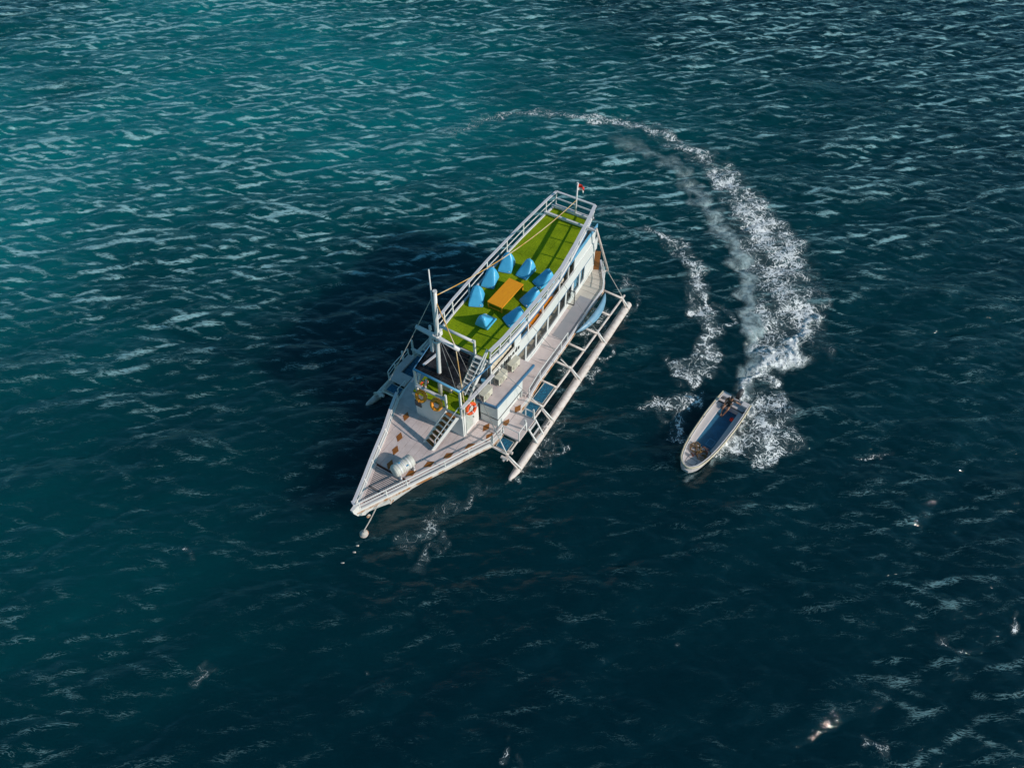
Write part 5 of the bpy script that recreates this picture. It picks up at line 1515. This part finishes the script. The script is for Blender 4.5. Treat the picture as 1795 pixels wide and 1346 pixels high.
# outboard motor, tilted by the turn
om = MB().loft([[(P(6.98 + dx + 0.26 * math.cos(a) * s, 0.02 + dv + 0.165 * math.sin(a) * s, z)) for a in [2 * math.pi * k / 16 for k in range(16)]]
                for z, s, dx, dv in ((0.62, 0.72, 0, 0), (0.70, 0.95, 0, 0), (0.90, 1.05, 0.02, 0), (1.04, 1.0, 0.04, 0), (1.13, 0.8, 0.05, 0), (1.165, 0.45, 0.05, 0))]).build('outboard_motor', M['dark'], skiff, smooth=True)
MB().loft([[P(6.96 + dx + 0.12 * math.cos(a) * s, 0.02 + 0.06 * math.sin(a) * s, z) for a in [2 * math.pi * k / 10 for k in range(10)]] for z, s, dx in ((0.64, 1, 0), (0.2, 1, 0.03), (-0.35, 1.1, 0.06), (-0.55, 0.8, 0.1))]).build('motor_leg', M['dark'], om)
MB().box(P(6.79, 0.02, 0.58), (0.16, 0.24, 0.22)).build('clamp', M['black'], om)
MB().tube([P(6.82, 0.06, 0.80), P(6.55, 0.20, 0.78), P(6.26, 0.32, 0.77)], [0.03, 0.028, 0.024], 8).build('tiller', M['black'], om, smooth=True)
MB().tube([P(6.9, -0.15, 0.95), P(7.08, -0.15, 0.95)], 0.012, 5).build('motor_band', M['wire'], om)

# brown rope heaped on the bow
def rope_heap():
    r = random.Random(5); pts = []
    for i in range(260):
        t = i / 260
        a = t * 2 * math.pi * 9.3
        R = 0.20 + 0.14 * math.sin(a * 0.37) + 0.05 * r.uniform(-1, 1)
        cx = 0.22 * math.sin(t * 7.0); cy = 0.38 * math.sin(t * 5.1 + 0.6)
        pts.append((cx + R * math.cos(a), cy + R * math.sin(a), 0.04 + 0.16 * abs(math.sin(t * 9)) * (1 - 0.3 * r.random())))
    return MB().tube(pts, 0.026, 5)
M['hemp'] = paint('hemp_rope', (0.34, 0.20, 0.065), (0.10, 0.045, 0.02), 6.0, 0.85, lo=0.38, hi=0.62)
rp = rope_heap().build('rope_heap', M['hemp'], None)
rp.matrix_world = at_skiff(1.72, 0.03, 0.47)
tag(rp, "tangled brown rope heaped on the bow of the small motorboat", 'rope')
gr = empty('grapnel', at_skiff(1.62, 0.10, 0.49, 0.6), "dark grapnel anchor lying under the rope heap in the motorboat's bow", 'anchor')
MB().tube([(-0.45, 0, 0.05), (0.4, 0, 0.08)], 0.03, 8).build('shank', M['dark_wood'], gr)
for a in (0.6, 2.1, 3.7, 5.2):
    MB().tube([(0.4, 0, 0.08), (0.46, 0.16 * math.cos(a), 0.1 + 0.1 * abs(math.sin(a))), (0.33, 0.34 * math.cos(a), 0.12 + 0.16 * abs(math.sin(a)))], [0.03, 0.03, 0.045], 6).build('fluke', M['dark_wood'], gr)
    MB().tube([(-0.45, 0, 0.05), (-0.5, 0.14 * math.cos(a), 0.1 + 0.08 * abs(math.sin(a)))], [0.03, 0.06], 6).build('fluke', M['dark_wood'], gr)
fc = empty('fuel_can', at_skiff(5.35, 0.44, 0.12, 0.3), "small red fuel can on the blue floor by the stern bench", 'fuel can')
MB().box((0, 0, 0.12), (0.16, 0.22, 0.24)).build('can', M['red'], fc, bevel=0.03)
MB().tube([(0, 0.05, 0.24), (0, 0.05, 0.28)], 0.03, 8).build('cap', M['black'], fc)
MB().tube([(0, -0.08, 0.24), (0, -0.06, 0.29), (0, 0.0, 0.29)], 0.012, 6).build('handle', M['red'], fc)

# ------------------------------------------------------------------ the helmsman
def skin_mesh(name, verts, edges, radii, mat, parent, root=0, sub=1):
    me = bpy.data.meshes.new(name)
    me.from_pydata([Vector(v) for v in verts], edges, [])
    o = bpy.data.objects.new(name, me); COL.objects.link(o)
    md = o.modifiers.new('skin', 'SKIN'); md.use_smooth_shade = True
    if not me.skin_vertices: 
        lay = None
    sv = me.skin_vertices[0].data
    for i, r in enumerate(radii):
        rr = r if isinstance(r, (tuple, list)) else (r, r)
        sv[i].radius = rr
        sv[i].use_root = (i == root)
    md2 = o.modifiers.new('subd', 'SUBSURF'); md2.levels = sub; md2.render_levels = sub
    dg = bpy.context.evaluated_depsgraph_get(); dg.update()
    m2 = bpy.data.meshes.new_from_object(o.evaluated_get(dg))
    bpy.data.objects.remove(o)
    m2.name = name
    m2.materials.clear(); m2.materials.append(mat)
    m2.polygons.foreach_set("use_smooth", [True] * len(m2.polygons))
    o2 = bpy.data.objects.new(name, m2); COL.objects.link(o2)
    if parent: o2.parent = parent
    return o2

man = empty('person', at_skiff(6.05, -0.2, 0.46), "person in dark shirt and shorts sitting in the motorboat's stern, hand on the tiller", 'person')
Q = lambda u, v, z: (u - 6.05, -(v + 0.2), z - 0.46)
pel = Q(6.08, -0.20, 0.58); bel = Q(6.08, -0.19, 0.76); che = Q(6.05, -0.17, 0.97); nb = Q(6.02, -0.15, 1.10); nt_ = Q(5.99, -0.14, 1.19); hd = Q(5.97, -0.13, 1.29); ht = Q(5.98, -0.13, 1.38)
shR = Q(6.05, 0.04, 1.06); elR = Q(6.20, 0.22, 0.88); wrR = Q(6.29, 0.32, 0.80)
shL = Q(6.05, -0.36, 1.05); elL = Q(6.06, -0.46, 0.80); wrL = Q(5.85, -0.42, 0.67)
hipR = Q(6.02, -0.10, 0.56); knR = Q(5.60, -0.06, 0.60); anR = Q(5.42, -0.16, 0.20); toR = Q(5.22, -0.18, 0.13)
hipL = Q(6.02, -0.31, 0.56); knL = Q(5.60, -0.38, 0.60); anL = Q(5.44, -0.30, 0.20); toL = Q(5.24, -0.27, 0.13)
V = [pel, bel, che, nb, nt_, hd, ht, shR, elR, wrR, shL, elL, wrL, hipR, knR, anR, toR, hipL, knL, anL, toL]
E = [(0, 1), (1, 2), (2, 3), (3, 4), (4, 5), (5, 6), (3, 7), (7, 8), (8, 9), (3, 10), (10, 11), (11, 12), (0, 13), (13, 14), (14, 15), (15, 16), (0, 17), (17, 18), (18, 19), (19, 20)]
R = [.13, .125, .14, .075, .055, .095, .07, .065, .045, .032, .065, .045, .032, .095, .066, .042, .035, .095, .066, .042, .035]
def hand(wi, d, side, grip):
    """palm, four unequal bent fingers and a thumb growing out of the wrist vertex"""
    w = Vector(V[wi]); d = Vector(d).normalized(); up = Vector((0, 0, 1)); s = d.cross(up).normalized() * side
    iv = len(V); palm = w + d * 0.055
    V.append(tuple(palm)); R.append((.034, .02)); E.append((wi, iv))
    for k, L in enumerate((.072, .082, .076, .060)):
        b = palm + s * (0.026 - 0.018 * k) + d * 0.03
        m_ = b + d * L * 0.5 - up * (0.010 + 0.02 * grip); t_ = m_ + d * L * 0.35 * (1 - grip) - up * (0.02 + 0.03 * grip)
        i = len(V); V.extend([tuple(b), tuple(m_), tuple(t_)]); R.extend([.0095, .0085, .0075]); E.extend([(iv, i), (i, i + 1), (i + 1, i + 2)])
    b = w + d * 0.025 + s * 0.03; t_ = b + d * 0.045 + s * 0.02 - up * 0.012
    i = len(V); V.extend([tuple(b), tuple(t_)]); R.extend([.011, .009]); E.extend([(iv, i), (i, i + 1)])
hand(9, Vector(wrR) - Vector(elR), 1, 0.9)
hand(12, Vector(wrL) - Vector(elL), -1, 0.3)
body = skin_mesh('body', V, E, R, M['skin'], man)
shirt_v = [Q(6.08, -0.2, 0.62), bel, che, nb, shR, tuple((Vector(shR) * 0.45 + Vector(elR) * 0.55)), shL, tuple((Vector(shL) * 0.45 + Vector(elL) * 0.55))]
M['shirt'] = paint('dark_shirt', (0.018, 0.017, 0.016), (0.10, 0.085, 0.06), 11.0, 0.85, lo=0.48, hi=0.66)
skin_mesh('shirt', shirt_v, [(0, 1), (1, 2), (2, 3), (3, 4), (4, 5), (3, 6), (6, 7)], [.155, .15, .165, .085, .085, .068, .085, .068], M['shirt'], man)
sh_v = [pel, hipR, tuple(Vector(hipR).lerp(Vector(knR), 0.62)), hipL, tuple(Vector(hipL).lerp(Vector(knL), 0.62))]
skin_mesh('shorts', sh_v, [(0, 1), (1, 2), (0, 3), (3, 4)], [.148, .115, .098, .115, .098], M['black'], man)
hc = Vector(Q(5.985, -0.13, 1.335))
mb = MB(); rings = []
for i in range(7):
    a = math.radians(-8 + 98 * i / 6)
    rings.append([(hc.x + 0.012 + 0.112 * math.cos(a) * math.cos(b), hc.y + 0.098 * math.cos(a) * math.sin(b), hc.z - (0.03 if math.cos(b) > 0.2 else -0.035) * (i == 0) + 0.115 * math.sin(a)) for b in [2 * math.pi * k / 16 for k in range(16)]])
mb.loft(rings).build('hair', M['black'], man, smooth=True)
fx = hc.x - 0.092
MB().loft([[(fx + 0.01, hc.y - .008, hc.z - .01), (fx + 0.01, hc.y + .008, hc.z - .01), (fx + 0.02, hc.y, hc.z + .0)], [(fx - .022, hc.y - .014, hc.z - .052), (fx - .022, hc.y + .014, hc.z - .052), (fx - .012, hc.y, hc.z - .045)]]).build('nose', M['skin'], man)
for s in (-1, 1):
    MB().box((fx + 0.004, hc.y + s * 0.034, hc.z - 0.012), (0.014, 0.026, 0.012)).build('eye', M['dark'], man)
    MB().tube([(hc.x - 0.005, hc.y + s * 0.088, hc.z - 0.055), (hc.x + 0.0, hc.y + s * 0.102, hc.z - 0.03), (hc.x + 0.005, hc.y + s * 0.09, hc.z - 0.0)], 0.014, 6).build('ear', M['skin'], man, smooth=True)
MB().box((fx + 0.004, hc.y, hc.z - 0.078), (0.012, 0.045, 0.010)).build('mouth', M['dark_wood'], man)
